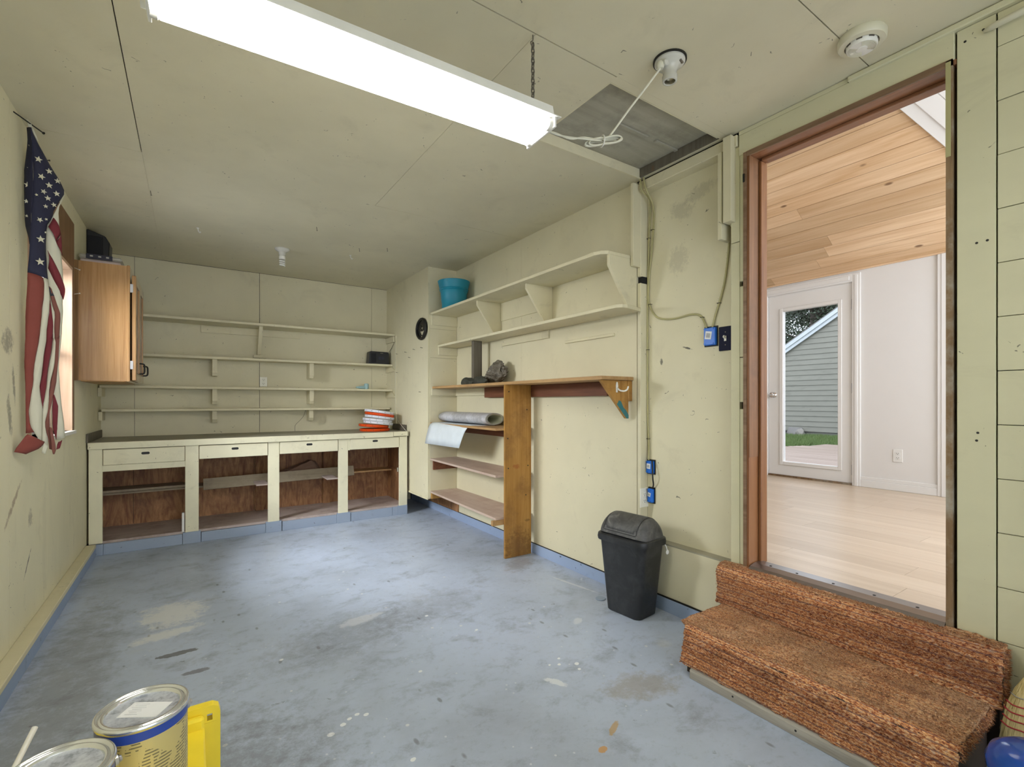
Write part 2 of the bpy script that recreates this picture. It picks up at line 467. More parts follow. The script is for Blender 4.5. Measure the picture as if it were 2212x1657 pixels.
# carpet: rows of tufted yarn in rust, gold, grey
def carpet_mat(name, dull):
    """looped yarn: short flecks of rust, gold and tan, with a thin grey line every few rows"""
    m, nt, b = nt_new(name)
    v = pos_node(nt, (1, 0.36, 1))
    n1 = noise(nt, v, 260, 2, 0.55, 0.6)
    c = ramp(nt, n1, [(0.30, (0.06, 0.04, 0.045)), (0.38, (0.24, 0.085, 0.05)), (0.45, (0.40, 0.17, 0.08)),
                      (0.52, (0.58, 0.33, 0.15)), (0.59, (0.74, 0.55, 0.33)), (0.66, (0.30, 0.22, 0.20)), (0.74, (0.60, 0.55, 0.50))])
    sp_ = N(nt, 'ShaderNodeSeparateXYZ')
    L(nt, pos_node(nt), sp_.inputs[0])
    row = mth(nt, 'ADD', sp_.outputs['X'], sp_.outputs['Z'])
    wv_ = mth(nt, 'MULTIPLY', noise(nt, pos_node(nt, (0.3, 1, 0.3)), 7, 3, 0.6), 0.012)
    row = mth(nt, 'ADD', row, wv_)
    fr_ = mth(nt, 'FRACT', mth(nt, 'MULTIPLY', row, 36.0))
    line = mth(nt, 'MULTIPLY', mth(nt, 'LESS_THAN', fr_, 0.17), mth(nt, 'GREATER_THAN', noise(nt, pos_node(nt, (1, 0.25, 1)), 90, 2), 0.38))
    c = mix(nt, mth(nt, 'MULTIPLY', line, 0.35 if dull else 0.85), c, (0.17, 0.165, 0.18))
    fr2 = mth(nt, 'FRACT', mth(nt, 'MULTIPLY', row, 72.0))
    c = mix(nt, mth(nt, 'MULTIPLY', mth(nt, 'LESS_THAN', fr2, 0.45), 0.2 if dull else 0.42), c, mix(nt, n1, (0.07, 0.03, 0.025), (0.50, 0.16, 0.08)))
    band = noise(nt, pos_node(nt, (1, 0.05, 1)), 24, 2, 0.5)
    c = mix(nt, 0.8, c, ramp(nt, band, [(0.38, (0.80, 0.62, 0.56)), (0.5, (1.35, 1.15, 0.98)), (0.62, (1.10, 0.98, 0.90))]), 'MULTIPLY')
    if dull:
        n3 = noise(nt, pos_node(nt), 4, 6, 0.65)
        f3 = ramp(nt, n3, [(0.42, (0.2, 0.2, 0.2)), (0.66, (0.6, 0.6, 0.6))])
        c = mix(nt, f3, c, mix(nt, n1, (0.30, 0.21, 0.14), (0.55, 0.39, 0.25)))
    L(nt, c, b.inputs['Base Color'])
    b.inputs['Roughness'].default_value = 0.95
    b.inputs['Specular IOR Level'].default_value = 0.1
    bump(nt, b, noise(nt, pos_node(nt, (1, 0.5, 1)), 230, 3), 0.8, 0.006)
    return m
M_carpet = carpet_mat('striped_tweed_carpet', False)
M_tread = carpet_mat('worn_carpet_tread', True)

# painted concrete floor with patches, drips and stains where the photograph has them
m, nt, b = nt_new('painted_concrete_floor')
v = pos_node(nt)
n1 = noise(nt, v, 1.1, 6, 0.6, 0.4)
c = ramp(nt, n1, [(0.28, (0.33, 0.37, 0.44)), (0.48, (0.42, 0.485, 0.60)), (0.68, (0.48, 0.55, 0.69))])
n2 = noise(nt, pos_node(nt, (1.0, 1.3, 1)), 4.5, 9, 0.74, 0.3)
c = mix(nt, ramp(nt, n2, [(0.52, (0, 0, 0)), (0.74, (0.6, 0.6, 0.6))]), c, (0.14, 0.14, 0.14))
n5 = noise(nt, pos_node(nt, (1, 1.25, 1), rot=(0, 0, 0.4)), 24, 8, 0.78, 0.2)
c = mix(nt, ramp(nt, n5, [(0.54, (0, 0, 0)), (0.70, (0.35, 0.35, 0.35))]), c, (0.18, 0.18, 0.185))
c = mix(nt, ramp(nt, n5, [(0.30, (0.3, 0.3, 0.3)), (0.44, (0, 0, 0))]), c, (0.50, 0.55, 0.62))
n2b = noise(nt, pos_node(nt, (1, 1, 1)), 2.3, 6, 0.7, 0.3)
c = mix(nt, ramp(nt, n2b, [(0.60, (0, 0, 0)), (0.78, (0.5, 0.5, 0.5))]), c, (0.42, 0.45, 0.49))
n3 = noise(nt, pos_node(nt, (1, 1, 1)), 13, 9, 0.75)
c = mix(nt, ramp(nt, n3, [(0.655, (0, 0, 0)), (0.69, (0.6, 0.6, 0.6))]), c, (0.50, 0.52, 0.53))
n3b = noise(nt, pos_node(nt, (1, 1, 1), rot=(0, 0, 0.7)), 11, 7, 0.7)
c = mix(nt, ramp(nt, n3b, [(0.66, (0, 0, 0)), (0.70, (0.6, 0.6, 0.6))]), c, (0.07, 0.068, 0.068))
vo = N(nt, 'ShaderNodeTexVoronoi', feature='F1')
L(nt, v, vo.inputs['Vector'])
vo.inputs['Scale'].default_value = 7.5
dot = ramp(nt, vo.outputs['Distance'], [(0.055, (1, 1, 1)), (0.065, (0, 0, 0))])
vo2 = N(nt, 'ShaderNodeTexVoronoi', feature='F1')
L(nt, v, vo2.inputs['Vector'])
vo2.inputs['Scale'].default_value = 19.0
dot2 = ramp(nt, vo2.outputs['Distance'], [(0.07, (0.7, 0.7, 0.7)), (0.10, (0, 0, 0))])
sel2 = mth(nt, 'GREATER_THAN', noise(nt, v, 3.3, 2), 0.50)
c = mix(nt, mth(nt, 'MULTIPLY', dot2, sel2), c, (0.62, 0.65, 0.67))
vo3 = N(nt, 'ShaderNodeTexVoronoi', feature='F1')
L(nt, pos_node(nt, (1.0, 0.45, 1.0), rot=(0, 0, 0.9)), vo3.inputs['Vector'])
vo3.inputs['Scale'].default_value = 13.0
dot3 = ramp(nt, vo3.outputs['Distance'], [(0.07, (0.6, 0.6, 0.6)), (0.13, (0, 0, 0))])
sel3 = mth(nt, 'GREATER_THAN', noise(nt, v, 2.1, 2, 0.5), 0.53)
c = mix(nt, mth(nt, 'MULTIPLY', dot3, sel3), c, (0.10, 0.10, 0.10))
sel = mth(nt, 'GREATER_THAN', noise(nt, v, 2.6, 1), 0.52)
c = mix(nt, mth(nt, 'MULTIPLY', dot, mth(nt, 'MULTIPLY', sel, 0.8)), c, (0.66, 0.68, 0.68))
sp = N(nt, 'ShaderNodeSeparateXYZ')
L(nt, v, sp.inputs[0])
wob = mth(nt, 'MULTIPLY', mth(nt, 'SUBTRACT', noise(nt, v, 16, 9, 0.78), 0.5), 4.0)


def blob(cx, cy, rx, ry, rot, col, amt, soft=0.25):
    """a patch of its own shape: a ragged ellipse on the floor"""
    global c
    cs, sn = math.cos(rot), math.sin(rot)
    dx, dy = mth(nt, 'SUBTRACT', sp.outputs['X'], cx), mth(nt, 'SUBTRACT', sp.outputs['Y'], cy)
    a = mth(nt, 'DIVIDE', mth(nt, 'ADD', mth(nt, 'MULTIPLY', dx, cs), mth(nt, 'MULTIPLY', dy, sn)), rx)
    d = mth(nt, 'DIVIDE', mth(nt, 'SUBTRACT', mth(nt, 'MULTIPLY', dy, cs), mth(nt, 'MULTIPLY', dx, sn)), ry)
    r = mth(nt, 'ADD', mth(nt, 'ADD', mth(nt, 'MULTIPLY', a, a), mth(nt, 'MULTIPLY', d, d)), wob)
    f = ramp(nt, r, [(1.0 - soft, (amt, amt, amt)), (1.0, (0, 0, 0))])
    c = mix(nt, f, c, col)


blob(-0.08, 3.33, 0.17, 0.20, 0.0, (0.72, 0.73, 0.72), 0.75, 0.6)
blob(-0.10, 3.05, 0.17, 0.06, 0.2, (0.70, 0.71, 0.70), 0.75, 0.6)
blob(-0.05, 2.787, 0.095, 0.022, 0.0, (0.09, 0.085, 0.09), 0.8, 0.1)
blob(0.02, 2.556, 0.06, 0.02, 0.0, (0.11, 0.10, 0.11), 0.7)
blob(0.64, 2.52, 0.45, 0.26, 0.3, (0.13, 0.135, 0.135), 0.38, 0.98)
blob(1.13, 2.60, 0.42, 0.24, 0.2, (0.15, 0.15, 0.15), 0.34, 0.98)
blob(0.78, 2.66, 0.13, 0.05, 0.2, (0.62, 0.64, 0.66), 0.55, 0.5)
for dx_, dy_, dr_ in ((0.42, 1.80, 0.013), (0.47, 1.83, 0.012), (0.50, 1.85, 0.010), (0.53, 1.86, 0.009), (0.56, 1.84, 0.010), (0.60, 1.45, 0.016), (0.62, 1.52, 0.010),
                      (1.36, 1.72, 0.008), (1.40, 1.70, 0.010), (1.43, 1.74, 0.008), (1.47, 1.66, 0.011), (1.45, 1.62, 0.008), (0.10, 1.95, 0.008), (0.85, 2.0, 0.009), (1.1, 2.5, 0.010), (0.35, 2.45, 0.010), (1.25, 2.2, 0.009)):
    blob(dx_, dy_, dr_, dr_ * 0.85, 0.4, (0.80, 0.82, 0.82), 0.9, 0.05)
blob(1.30, 1.60, 0.022, 0.06, 0.5, (0.75, 0.77, 0.78), 0.7, 0.5)
blob(2.09, 2.40, 0.012, 0.22, 0.17, (0.66, 0.68, 0.70), 0.6, 0.5)
blob(1.95, 1.55, 0.05, 0.05, 0.3, (0.62, 0.65, 0.68), 0.4, 0.9)
blob(1.76, 1.98, 0.05, 0.025, 0.6, (0.66, 0.68, 0.70), 0.6, 0.6)
blob(2.03, 2.93, 0.22, 0.10, 0.6, (0.22, 0.20, 0.20), 0.6, 0.8)
blob(1.58, 1.38, 0.20, 0.10, -0.3, (0.29, 0.26, 0.21), 0.6, 0.8)
blob(1.18, 1.20, 0.02, 0.014, 0.2, (0.50, 0.25, 0.04), 0.8)
blob(1.30, 1.26, 0.05, 0.012, 0.5, (0.45, 0.27, 0.06), 0.7)
blob(0.0, 1.55, 0.5, 0.7, 0.0, (0.12, 0.12, 0.115), 0.55, 0.9)  # broad soft darker area of floor at the near left
blob(-0.45, 2.6, 0.2, 1.3, 0.0, (0.15, 0.15, 0.145), 0.5, 0.95)  # long soft darker strip of floor along the left wall
L(nt, c, b.inputs['Base Color'])
rg = ramp(nt, n2, [(0.35, (0.30, 0.30, 0.30)), (0.7, (0.6, 0.6, 0.6))])
L(nt, rg, b.inputs['Roughness'])
bump(nt, b, n3, 0.12, 0.004)
M_floor = m

# ---------------------------------------------------------------- geometry helpers
ORG = {}


def BM():
    return bmesh.new()


def bx(bm, x0, x1, y0, y1, z0, z1):
    v = [bm.verts.new((x, y, z)) for x in (x0, x1) for y in (y0, y1) for z in (z0, z1)]
    for q in ((0, 1, 3, 2), (4, 6, 7, 5), (0, 4, 5, 1), (2, 3, 7, 6), (0, 2, 6, 4), (1, 5, 7, 3)):
        bm.faces.new([v[i] for i in q])
    return bm


def box(*a):
    return bx(BM(), *a)


def obx(bm, c, dims, rot=(0, 0, 0)):
    from mathutils import Euler
    M = Matrix.Translation(c) @ Euler(rot).to_matrix().to_4x4() @ Matrix.Diagonal((*dims, 1))
    bmesh.ops.create_cube(bm, size=1.0, matrix=M)
    return bm


def prism(bm, pts, vec):
    a = [bm.verts.new(p) for p in pts]
    d = [bm.verts.new(Vector(p) + Vector(vec)) for p in pts]
    n = len(pts)
    bm.faces.new(a)
    bm.faces.new(d[::-1])
    for i in range(n):
        bm.faces.new((a[i], d[i], d[(i + 1) % n], a[(i + 1) % n]))
    return bm


def frame(d):
    d = d.normalized()
    u = Vector((0, 0, 1)) if abs(d.z) < 0.9 else Vector((1, 0, 0))
    a = d.cross(u).normalized()
    return a, d.cross(a).normalized()


def smooth_path(pts, n=6):
    P = [Vector(p) for p in pts]
    if len(P) < 3:
        return P
    out = []
    for i in range(len(P) - 1):
        p0, p1, p2, p3 = P[max(i - 1, 0)], P[i], P[i + 1], P[min(i + 2, len(P) - 1)]
        for k in range(n):
            t = k / n
            out.append(0.5 * ((2 * p1) + (p2 - p0) * t + (2 * p0 - 5 * p1 + 4 * p2 - p3) * t * t + (3 * p1 - p0 - 3 * p2 + p3) * t ** 3))
    out.append(P[-1])
    return out


def tube(bm, pts, r, seg=8, sm=0, flat=1.0):
    P = smooth_path(pts, sm) if sm else [Vector(p) for p in pts]
    rings = []
    a = None
    for i, p in enumerate(P):
        d = (P[min(i + 1, len(P) - 1)] - P[max(i - 1, 0)])
        if a is None:
            a, b2 = frame(d)
        else:
            dn = d.normalized()
            a = (a - dn * a.dot(dn)).normalized()
            b2 = dn.cross(a)
        rr = r[i] if isinstance(r, (list, tuple)) else r
        rings.append([bm.verts.new(p + (a * math.cos(2 * PI * k / seg) + b2 * math.sin(2 * PI * k / seg) * flat) * rr) for k in range(seg)])
    for i in range(len(rings) - 1):
        for k in range(seg):
            bm.faces.new((rings[i][k], rings[i][(k + 1) % seg], rings[i + 1][(k + 1) % seg], rings[i + 1][k]))
    bm.faces.new(rings[0][::-1])
    bm.faces.new(rings[-1])
    return bm


def lathe(bm, prof, c, seg=32, M=None, cap=True):
    """profile of (radius, height); M optionally tilts it about c"""
    c = Vector(c)
    rings = []
    for r, z in prof:
        ring = []
        for k in range(seg):
            p = Vector((r * math.cos(2 * PI * k / seg), r * math.sin(2 * PI * k / seg), z))
            if M:
                p = M @ p
            ring.append(bm.verts.new(c + p))
        rings.append(ring)
    for i in range(len(rings) - 1):
        for k in range(seg):
            bm.faces.new((rings[i][k], rings[i][(k + 1) % seg], rings[i + 1][(k + 1) % seg], rings[i + 1][k]))
    if cap:
        bm.faces.new(rings[0][::-1])
        bm.faces.new(rings[-1])
    return bm


RX = Matrix.Rotation(PI / 2, 3, 'X')
RY = Matrix.Rotation(PI / 2, 3, 'Y')


def fin(name, bm, mat, parent=None, label=None, bev=0.0, smooth=False, origin=None, cat=None, group=None, kind=None, solid=0.0):
    bmesh.ops.recalc_face_normals(bm, faces=bm.faces[:])
    if bev:
        es = [e for e in bm.edges if len(e.link_faces) == 2 and e.calc_face_angle(0) > 0.6]
        bmesh.ops.bevel(bm, geom=es, offset=bev, segments=1, affect='EDGES', profile=0.5)
    if parent is not None:
        off = ORG[parent.name]
    else:
        off = Vector(origin) if origin else Vector((0, 0, 0))
    if off.length:
        bmesh.ops.translate(bm, verts=bm.verts[:], vec=-off)
    if smooth:
        for f_ in bm.faces:
            f_.smooth = True
        if smooth == 'auto':
            for e in bm.edges:
                if len(e.link_faces) == 2 and e.calc_face_angle(0) > 0.7:
                    e.smooth = False
    me = bpy.data.meshes.new(name)
    bm.to_mesh(me)
    bm.free()
    me.materials.append(mat)
    o = bpy.data.objects.new(name, me)
    COL.objects.link(o)
    if parent is not None:
        o.parent = parent
        ORG[o.name] = off
    else:
        o.location = off
        ORG[o.name] = off
    if solid:
        md = o.modifiers.new('thickness', 'SOLIDIFY')
        md.thickness = solid
        md.offset = 0
    for k, vv in (('label', label), ('category', cat), ('group', group), ('kind', kind)):
        if vv:
            o[k] = vv
    return o


def thing(name, label, cat, loc, group=None):
    o = bpy.data.objects.new(name, None)
    o.empty_display_size = 0.05
    COL.objects.link(o)
    o.location = loc
    ORG[o.name] = Vector(loc)
    o['label'], o['category'] = label, cat
    if group:
        o['group'] = group
    return o


def struct(name, bm, mat, parent=None, bev=0.0, smooth=False):
    return fin(name, bm, mat, parent, bev=bev, smooth=smooth, kind=None if parent else 'structure')


def copy_tree(o, parent=None):
    c_ = o.copy()
    COL.objects.link(c_)
    if parent is not None:
        c_.parent = parent
    ORG[c_.name] = ORG.get(o.name, Vector())
    for ch in list(o.children):
        copy_tree(ch, c_)
    return c_


XR, XL, YB, ZC = 2.275, -0.67, 5.63, 2.547
# ================================================================ THE SETTING
struct('floor', box(-0.83, 2.42, -2.10, 5.75, -0.12, 0.0), M_floor)

# ---- left wall with its window opening
WY0, WY1, WZ0, WZ1 = 3.30, 4.315, 1.01, 2.10
bm = BM()
for y0, y1, z0, z1 in ((-2.10, WY0, 0, 2.62), (WY1, 5.75, 0, 2.62), (WY0, WY1, 0, WZ0), (WY0, WY1, WZ1, 2.62)):
    bx(bm, -0.83, XL - 0.012, y0, y1, z0, z1)
wl = struct('wall_left', bm, M_dark)
bm = BM()
bx(bm, XL - 0.012, XL, -2.10, 3.017, 0.09, ZC)
fin('panel', bm, M_left, wl)
bm = BM()
for y0, y1, z0, z1 in ((3.02, WY0, 0.09, ZC), (WY1, YB, 0.09, ZC), (WY0, WY1, 0.09, WZ0), (WY0, WY1, WZ1, ZC)):
    bx(bm, XL - 0.012, XL, y0, y1, z0, z1)
bmesh.ops.remove_doubles(bm, verts=bm.verts[:], dist=0.0001)
fin('panel', bm, M_left, wl)
struct('trim_1', box(XL, -0.607, -2.10, 4.86, 0.072, 0.10), M_shelf, bev=0.003)
struct('baseboard_left', box(-0.70, -0.612, -2.10, 4.88, 0.0, 0.072), M_curb)

# ---- window in the left wall
win = struct('window_1', box(-0.83, XL + 0.012, WY1 - 0.02, WY1, WZ0, WZ1), M_winw)
fin('jamb', box(-0.83, XL + 0.012, WY0, WY0 + 0.02, WZ0, WZ1), M_winw, win)
fin('head_jamb', box(-0.83, XL + 0.012, WY0 + 0.02, WY1 - 0.02, WZ1 - 0.02, WZ1), M_winw, win)
fin('sill', box(-0.83, XL + 0.03, WY0, WY1 + 0.01, WZ0 - 0.02, WZ0), M_enam, win)
fin('casing', box(XL, XL + 0.014, WY1, WY1 + 0.035, WZ0, 2.405), M_winp, win)
fin('header_board', box(XL, XL + 0.014, WY0 + 0.35, WY1, WZ1, 2.405), M_winp, win)
bm = BM()
for a in ((WY0 + 0.02, WY0 + 0.06, WZ0, WZ1 - 0.02), (WY1 - 0.05, WY1 - 0.02, WZ0, WZ1 - 0.02), (WY0 + 0.06, WY1 - 0.05, WZ0, WZ0 + 0.04), (WY0 + 0.06, WY1 - 0.05, WZ1 - 0.06, WZ1 - 0.02), (WY0 + 0.06, WY1 - 0.05, 1.53, 1.56)):
    bx(bm, -0.80, -0.765, *a)
fin('sash', bm, M_white, win)
fin('pane', box(-0.785, -0.781, WY0 + 0.05, WY1 - 0.05, WZ0 + 0.03, WZ1 - 0.05), M_glass, win)

# ---- back wall
wb = struct('wall_back', box(-0.83, 2.42, YB + 0.012, 5.75, 0, 2.62), M_dark)
for x0, x1 in ((XL, -0.4335), (-0.4305, 0.5945), (0.5985, 1.7755), (1.7785, XR)):
    fin('panel', box(x0, x1, YB, YB + 0.012, 0.0, ZC - 0.003), M_wall, wb)

# ---- chase (boxed-in corner) hanging above the floor
bm = BM()
bx(bm, 1.96, 1.975, 4.42, YB, 0.235, ZC)
bx(bm, 1.975, XR, 4.42, 4.435, 0.235, ZC)
bx(bm, 1.975, XR, 4.435, YB, 0.235, 0.25)
chase = struct('wall_chase', bm, M_wall)
fin('edge_strip', box(1.952, 1.96, 4.42, YB, 0.228, 0.245), M_shelf, chase)
fin('corner_bead', box(1.958, 1.973, 4.417, 4.42, 0.235, ZC - 0.01), M_shelf, chase)
for z0, z1 in ((0.25, 1.250), (1.253, 1.640), (1.643, 1.930), (1.933, 2.068)):
    fin('panel', box(1.975, XR - 0.002, 4.412, 4.42, z0, z1), M_wall, chase)
fin('batten', box(1.953, 1.96, 5.30, 5.312, 0.90, 1.96), M_wall, chase)

# ---- right wall, from the back corner to the door and on to the front
bm = BM()
bx(bm, XR + 0.012, 2.42, 1.985, 5.75, 0.075, 2.62)
bx(bm, 2.347, 2.42, 1.40, 1.985, 0.075, 2.62)
bx(bm, 2.30, 2.42, 1.318, 1.40, 0.36, 2.62)
bx(bm, 2.29, 2.42, 0.537, 1.318, 2.432, 2.62)
bx(bm, 2.29, 2.42, -2.10, 0.537, 0.0, 2.62)
bx(bm, 2.29, 2.42, 0.537, 1.318, 0.0, 0.375)
bx(bm, 2.262, 2.42, 0.5, 5.75, 0.0, 0.075)
wr = struct('wall_right', bm, M_dark)
for y0, y1 in ((2.016, 3.2485), (3.2500, YB)):
    fin('panel', box(XR, XR + 0.012, y0, y1, 0.078, ZC), M_wall, wr)
fin('corner_strip', box(XR - 0.004, XR + 0.06, 1.983, 2.010, 0.078, 1.925), M_wall, wr, bev=0.003)
fin('corner_strip', box(XR - 0.004, XR + 0.06, 1.983, 2.010, 1.965, 2.50), M_wall, wr, bev=0.003)
fin('notch_back', box(XR + 0.02, XR + 0.06, 1.99, 2.010, 1.925, 1.965), M_weath, wr)
fin('panel', box(2.335, 2.347, 1.40, 1.985, 0.383, 2.49), M_wall, wr)
fin('lower_panel', box(XR, 2.347, 1.318, 1.985, 0.078, 0.38), M_wall, wr, bev=0.004)
fin('ledge_cap', box(XR - 0.002, 2.347, 1.39, 1.985, 0.376, 0.3835), M_top, wr)
fin('beam', box(2.262, 2.42, 1.36, 1.992, 2.478, 2.536), M_shelf, wr, bev=0.003)
fin('board', box(XR, 2.30, 1.3535, 1.3995, 0.36, 2.00), M_plank, wr, bev=0.001)
fin('board', box(XR, 2.30, 1.3535, 1.3995, 2.003, 2.475), M_plank, wr, bev=0.001)
for z0, z1 in ((0.37, 1.165), (1.20, 1.42), (1.424, 1.775), (1.80, 2.43)):
    fin('board', box(XR - 0.002, 2.30, 1.3190, 1.3505, z0, z1), M_plank, wr, bev=0.001)
fin('header_board', box(2.266, 2.29, 0.5415, 1.352, 2.425, 2.5255), M_plank, wr, bev=0.002)
fin('header_board', box(2.2665, 2.29, 0.876, 1.352, 2.5257, 2.5445), M_plank, wr)
fin('ceiling_strip', box(2.252, 2.29, -2.10, 0.873, 2.521, 2.5445), M_plank, wr, bev=0.004)
fin('board', box(2.270, 2.29, 0.4365, 0.5355, 0.02, 2.519), M_plank, wr, bev=0.001)
zz = 2.405 + 0.183
while zz > 0.0:
    zt, zb = min(zz - 0.0025, 2.519), max(zz - 0.183, 0.0)
    fin('plank', box(2.2725 + random.uniform(-0.002, 0.002), 2.29, -2.10, 0.4320, zb, zt), M_plank, wr, bev=0.001)
    zz -= 0.183
fin('sill_plate', box(2.264, XR - 0.0005, 4.365, 5.62, 0.078, 0.233), M_inside, wr)
struct('baseboard_right', box(2.2595, 2.2625, 1.42, 5.6, 0.0, 0.076), M_curb)

for y, z in ((0.484, 1.753), (0.457, 1.755), (0.514, 2.472), (0.467, 2.484), (0.481, 1.093), (0.484, 1.066)):
    fin('nail_hole', lathe(BM(), [(0.0042, 0.0), (0.0036, 0.0008)], (2.2697, y, z), 8, Matrix.Rotation(-PI / 2, 3, 'Y')), M_slot, wr)

# loose framing boards proud of the recess
def board(label, bmx, mat):
    return fin('nailed_board', bmx, mat, label=label, cat='board', bev=0.002, origin=(2.3, 1.5, 2.0))
board('short cream board on edge in the corner above the upper shelf end', box(2.208, 2.335, 1.985, 2.006, 2.02, 2.52), M_shelf)
board('narrow cream board on edge above the end of the yellow cable', box(2.245, 2.334, 1.432, 1.455, 2.03, 2.476), M_shelf)
bm = box(2.236, 2.300, 1.375, 1.420, 2.105, 2.535)
bx(bm, 2.300, 2.328, 1.362, 1.420, 2.10, 2.476)
board('grooved cream post stub at the ceiling left of the door', bm, M_shelf)

# ---- ceiling: plywood sheets with open joints, and the hatch
cs = BM()
for x0, x1, y0, y1 in ((-0.83, 1.467, -2.10, 5.75), (2.25, 2.42, -2.10, 5.75), (1.467, 2.25, -2.10, 1.445), (1.467, 2.25, 1.975, 5.75)):
    bx(cs, x0, x1, y0, y1, ZC + 0.012, 2.68)
ceil = struct('ceiling', cs, M_dark)
G = 0.0025
for x0, x1, y0, y1 in ((XL, -0.222, -2.10, 0.81), (-0.218, 1.04, -2.10, 0.81), (1.04, XR, -2.10, 0.797),
                       (XL, -0.222, 0.81, 3.255), (-0.2195, 1.04, 0.81, 1.4055), (-0.218, 1.0485, 1.4105, 3.25),
                       (XL, -0.2195, 3.258, YB), (-0.2187, 1.05, 3.25, YB), (1.05, XR, 3.2520, YB)):
    fin('panel', box(x0, x1, y0, y1, ZC, ZC + 0.012), M_ceil, ceil)
fin('panel', box(1.04, XR, 0.801, 1.4055, ZC, ZC + 0.012), M_ceil, ceil)
bm = BM()
for x0, x1, y0, y1 in ((1.0500, 1.467, 1.4105, 3.2490), (1.467, 2.25, 1.4060, 1.445), (1.467, 2.25, 1.975, 3.2490), (2.25, XR, 1.4060, 3.2490)):
    bx(bm, x0, x1, y0, y1, ZC, ZC + 0.012)
fin('panel', bm, M_ceil, ceil)
hatch = fin('attic_hatch', box(1.468, 2.249, 1.446, 1.974, 2.600, 2.612), M_hatch, label='grey plywood attic hatch panel set into the ceiling', cat='hatch', origin=(1.85, 1.71, 2.60))
fin('batten', box(1.78, 2.00, 1.690, 1.712, 2.590, 2.600), M_hatch, hatch, bev=0.002)
fin('batten', box(2.06, 2.24, 1.690, 1.712, 2.590, 2.600), M_hatch, hatch, bev=0.002)
struct('trim_2', box(1.468, 2.249, 1.962, 1.9745, 2.5435, 2.599), M_shelf, bev=0.001)
struct('trim_8', box(2.236, 2.249, 1.447, 1.961, 2.5475, 2.599), M_weath, bev=0.001)
bm = BM()
bx(bm, 1.468, 1.474, 1.4465, 1.961, ZC + 0.0005, 2.599)
bx(bm, 1.474, 2.235, 1.4465, 1.452, ZC + 0.0005, 2.599)
struct('trim_3', bm, M_shelf)

# ---- front wall of the garage behind the camera with the open garage door
bm = BM()
for x0, x1, z0, z1 in ((-0.83, -0.45, 0, 2.62), (2.05, 2.42, 0, 2.62), (-0.45, 2.05, 2.13, 2.62)):
    bx(bm, x0, x1, -2.23, -2.10, z0, z1)
struct('wall_front', bm, M_wall)

# ---- doorway to the house
JY0, JY1, JZ0, JZ1 = 0.545, 1.312, 0.38, 2.425
dj = struct('door_1', box(2.262, 2.42, JY1 - 0.014, JY1 + 0.006, 0.37, JZ1), M_jamb)
fin('stop', box(2.345, 2.40, JY1 - 0.030, JY1 - 0.014, 0.40, JZ1 - 0.030), M_jamb, dj, bev=0.003)
fin('jamb_edge', box(2.256, 2.268, JY1 - 0.004, JY1 + 0.012, 0.37, JZ1), M_jamby, dj)
fin('jamb_facing', box(2.262, 2.343, JY1 - 0.0165, JY1 - 0.0138, 0.93, JZ1 - 0.02), M_jambf, dj, label='rougher upper facing of the left jamb')
fin('head_jamb', box(2.268, 2.42, JY0 - 0.008, JY1 - 0.014, JZ1 - 0.018, JZ1), M_headj, dj)
fin('head_edge', box(2.258, 2.268, JY0, JY1 - 0.004, JZ1 - 0.022, JZ1 + 0.002), M_jamby, dj)
fin('head_stop', box(2.345, 2.40, JY0 + 0.016, JY1 - 0.030, JZ1 - 0.032, JZ1 - 0.018), M_headj, dj, bev=0.003)
fin('jamb', box(2.272, 2.42, JY0, JY0 + 0.018, 0.37, JZ1), M_jambw, dj)
fin('jamb_edge', box(2.258, 2.272, JY0, JY0 + 0.018, 0.35, JZ1), M_jambw, dj)
fin('paint_remnant', box(2.2565, 2.258, JY0 + 0.004, JY0 + 0.0185, 2.08, 2.42), M_romex, dj, label='yellowed paint left on the jamb')
fin('stop', box(2.345, 2.40, JY0 + 0.018, JY0 + 0.030, 0.40, JZ1 - 0.032), M_white, dj)
fin('sill', box(2.25, 2.42, JY0 + 0.018, JY1 - 0.014, 0.372, 0.392), M_jambw, dj)
fin('latch', box(2.252, 2.262, JY1 + 0.004, JY1 + 0.012, 2.28, 2.32), M_iron, dj)
bm = BM()
prism(bm, [(2.245, JY0 + 0.02, 0.392), (2.262, JY0 + 0.02, 0.404), (2.300, JY0 + 0.02, 0.412), (2.36, JY0 + 0.02, 0.412), (2.40, JY0 + 0.02, 0.392)], (0, JY1 - JY0 - 0.04, 0))
th = fin('threshold', bm, M_silver, dj)
for y in (0.66, 0.80, 0.95, 1.10, 1.22):
    fin('screw', lathe(BM(), [(0.006, 0), (0.005, 0.0015)], (2.315, y, 0.412), 10), M_slot, th)

# ---- the room beyond
FZ = 0.385
XW = 5.376
hf = struct('floor_house', box(2.42, XW, -0.6, 5.0, 0.25, FZ - 0.006), M_dark)
x = 2.42
row = 0
while x < XW - 0.01:
    x1 = min(x + 0.185, XW)
    y = -0.6 - random.uniform(0, 1.0)
    while y < 5.0:
        ln = random.uniform(1.1, 1.9)
        a, e = max(y, -0.6), min(y + ln, 5.0)
        if e - a > 0.02:
            fin('plank', box(x + 0.0005, x1 - 0.0005, a + 0.0006, e - 0.0006, FZ - 0.006, FZ), M_oakfl, hf)
        y += ln
    x = x1
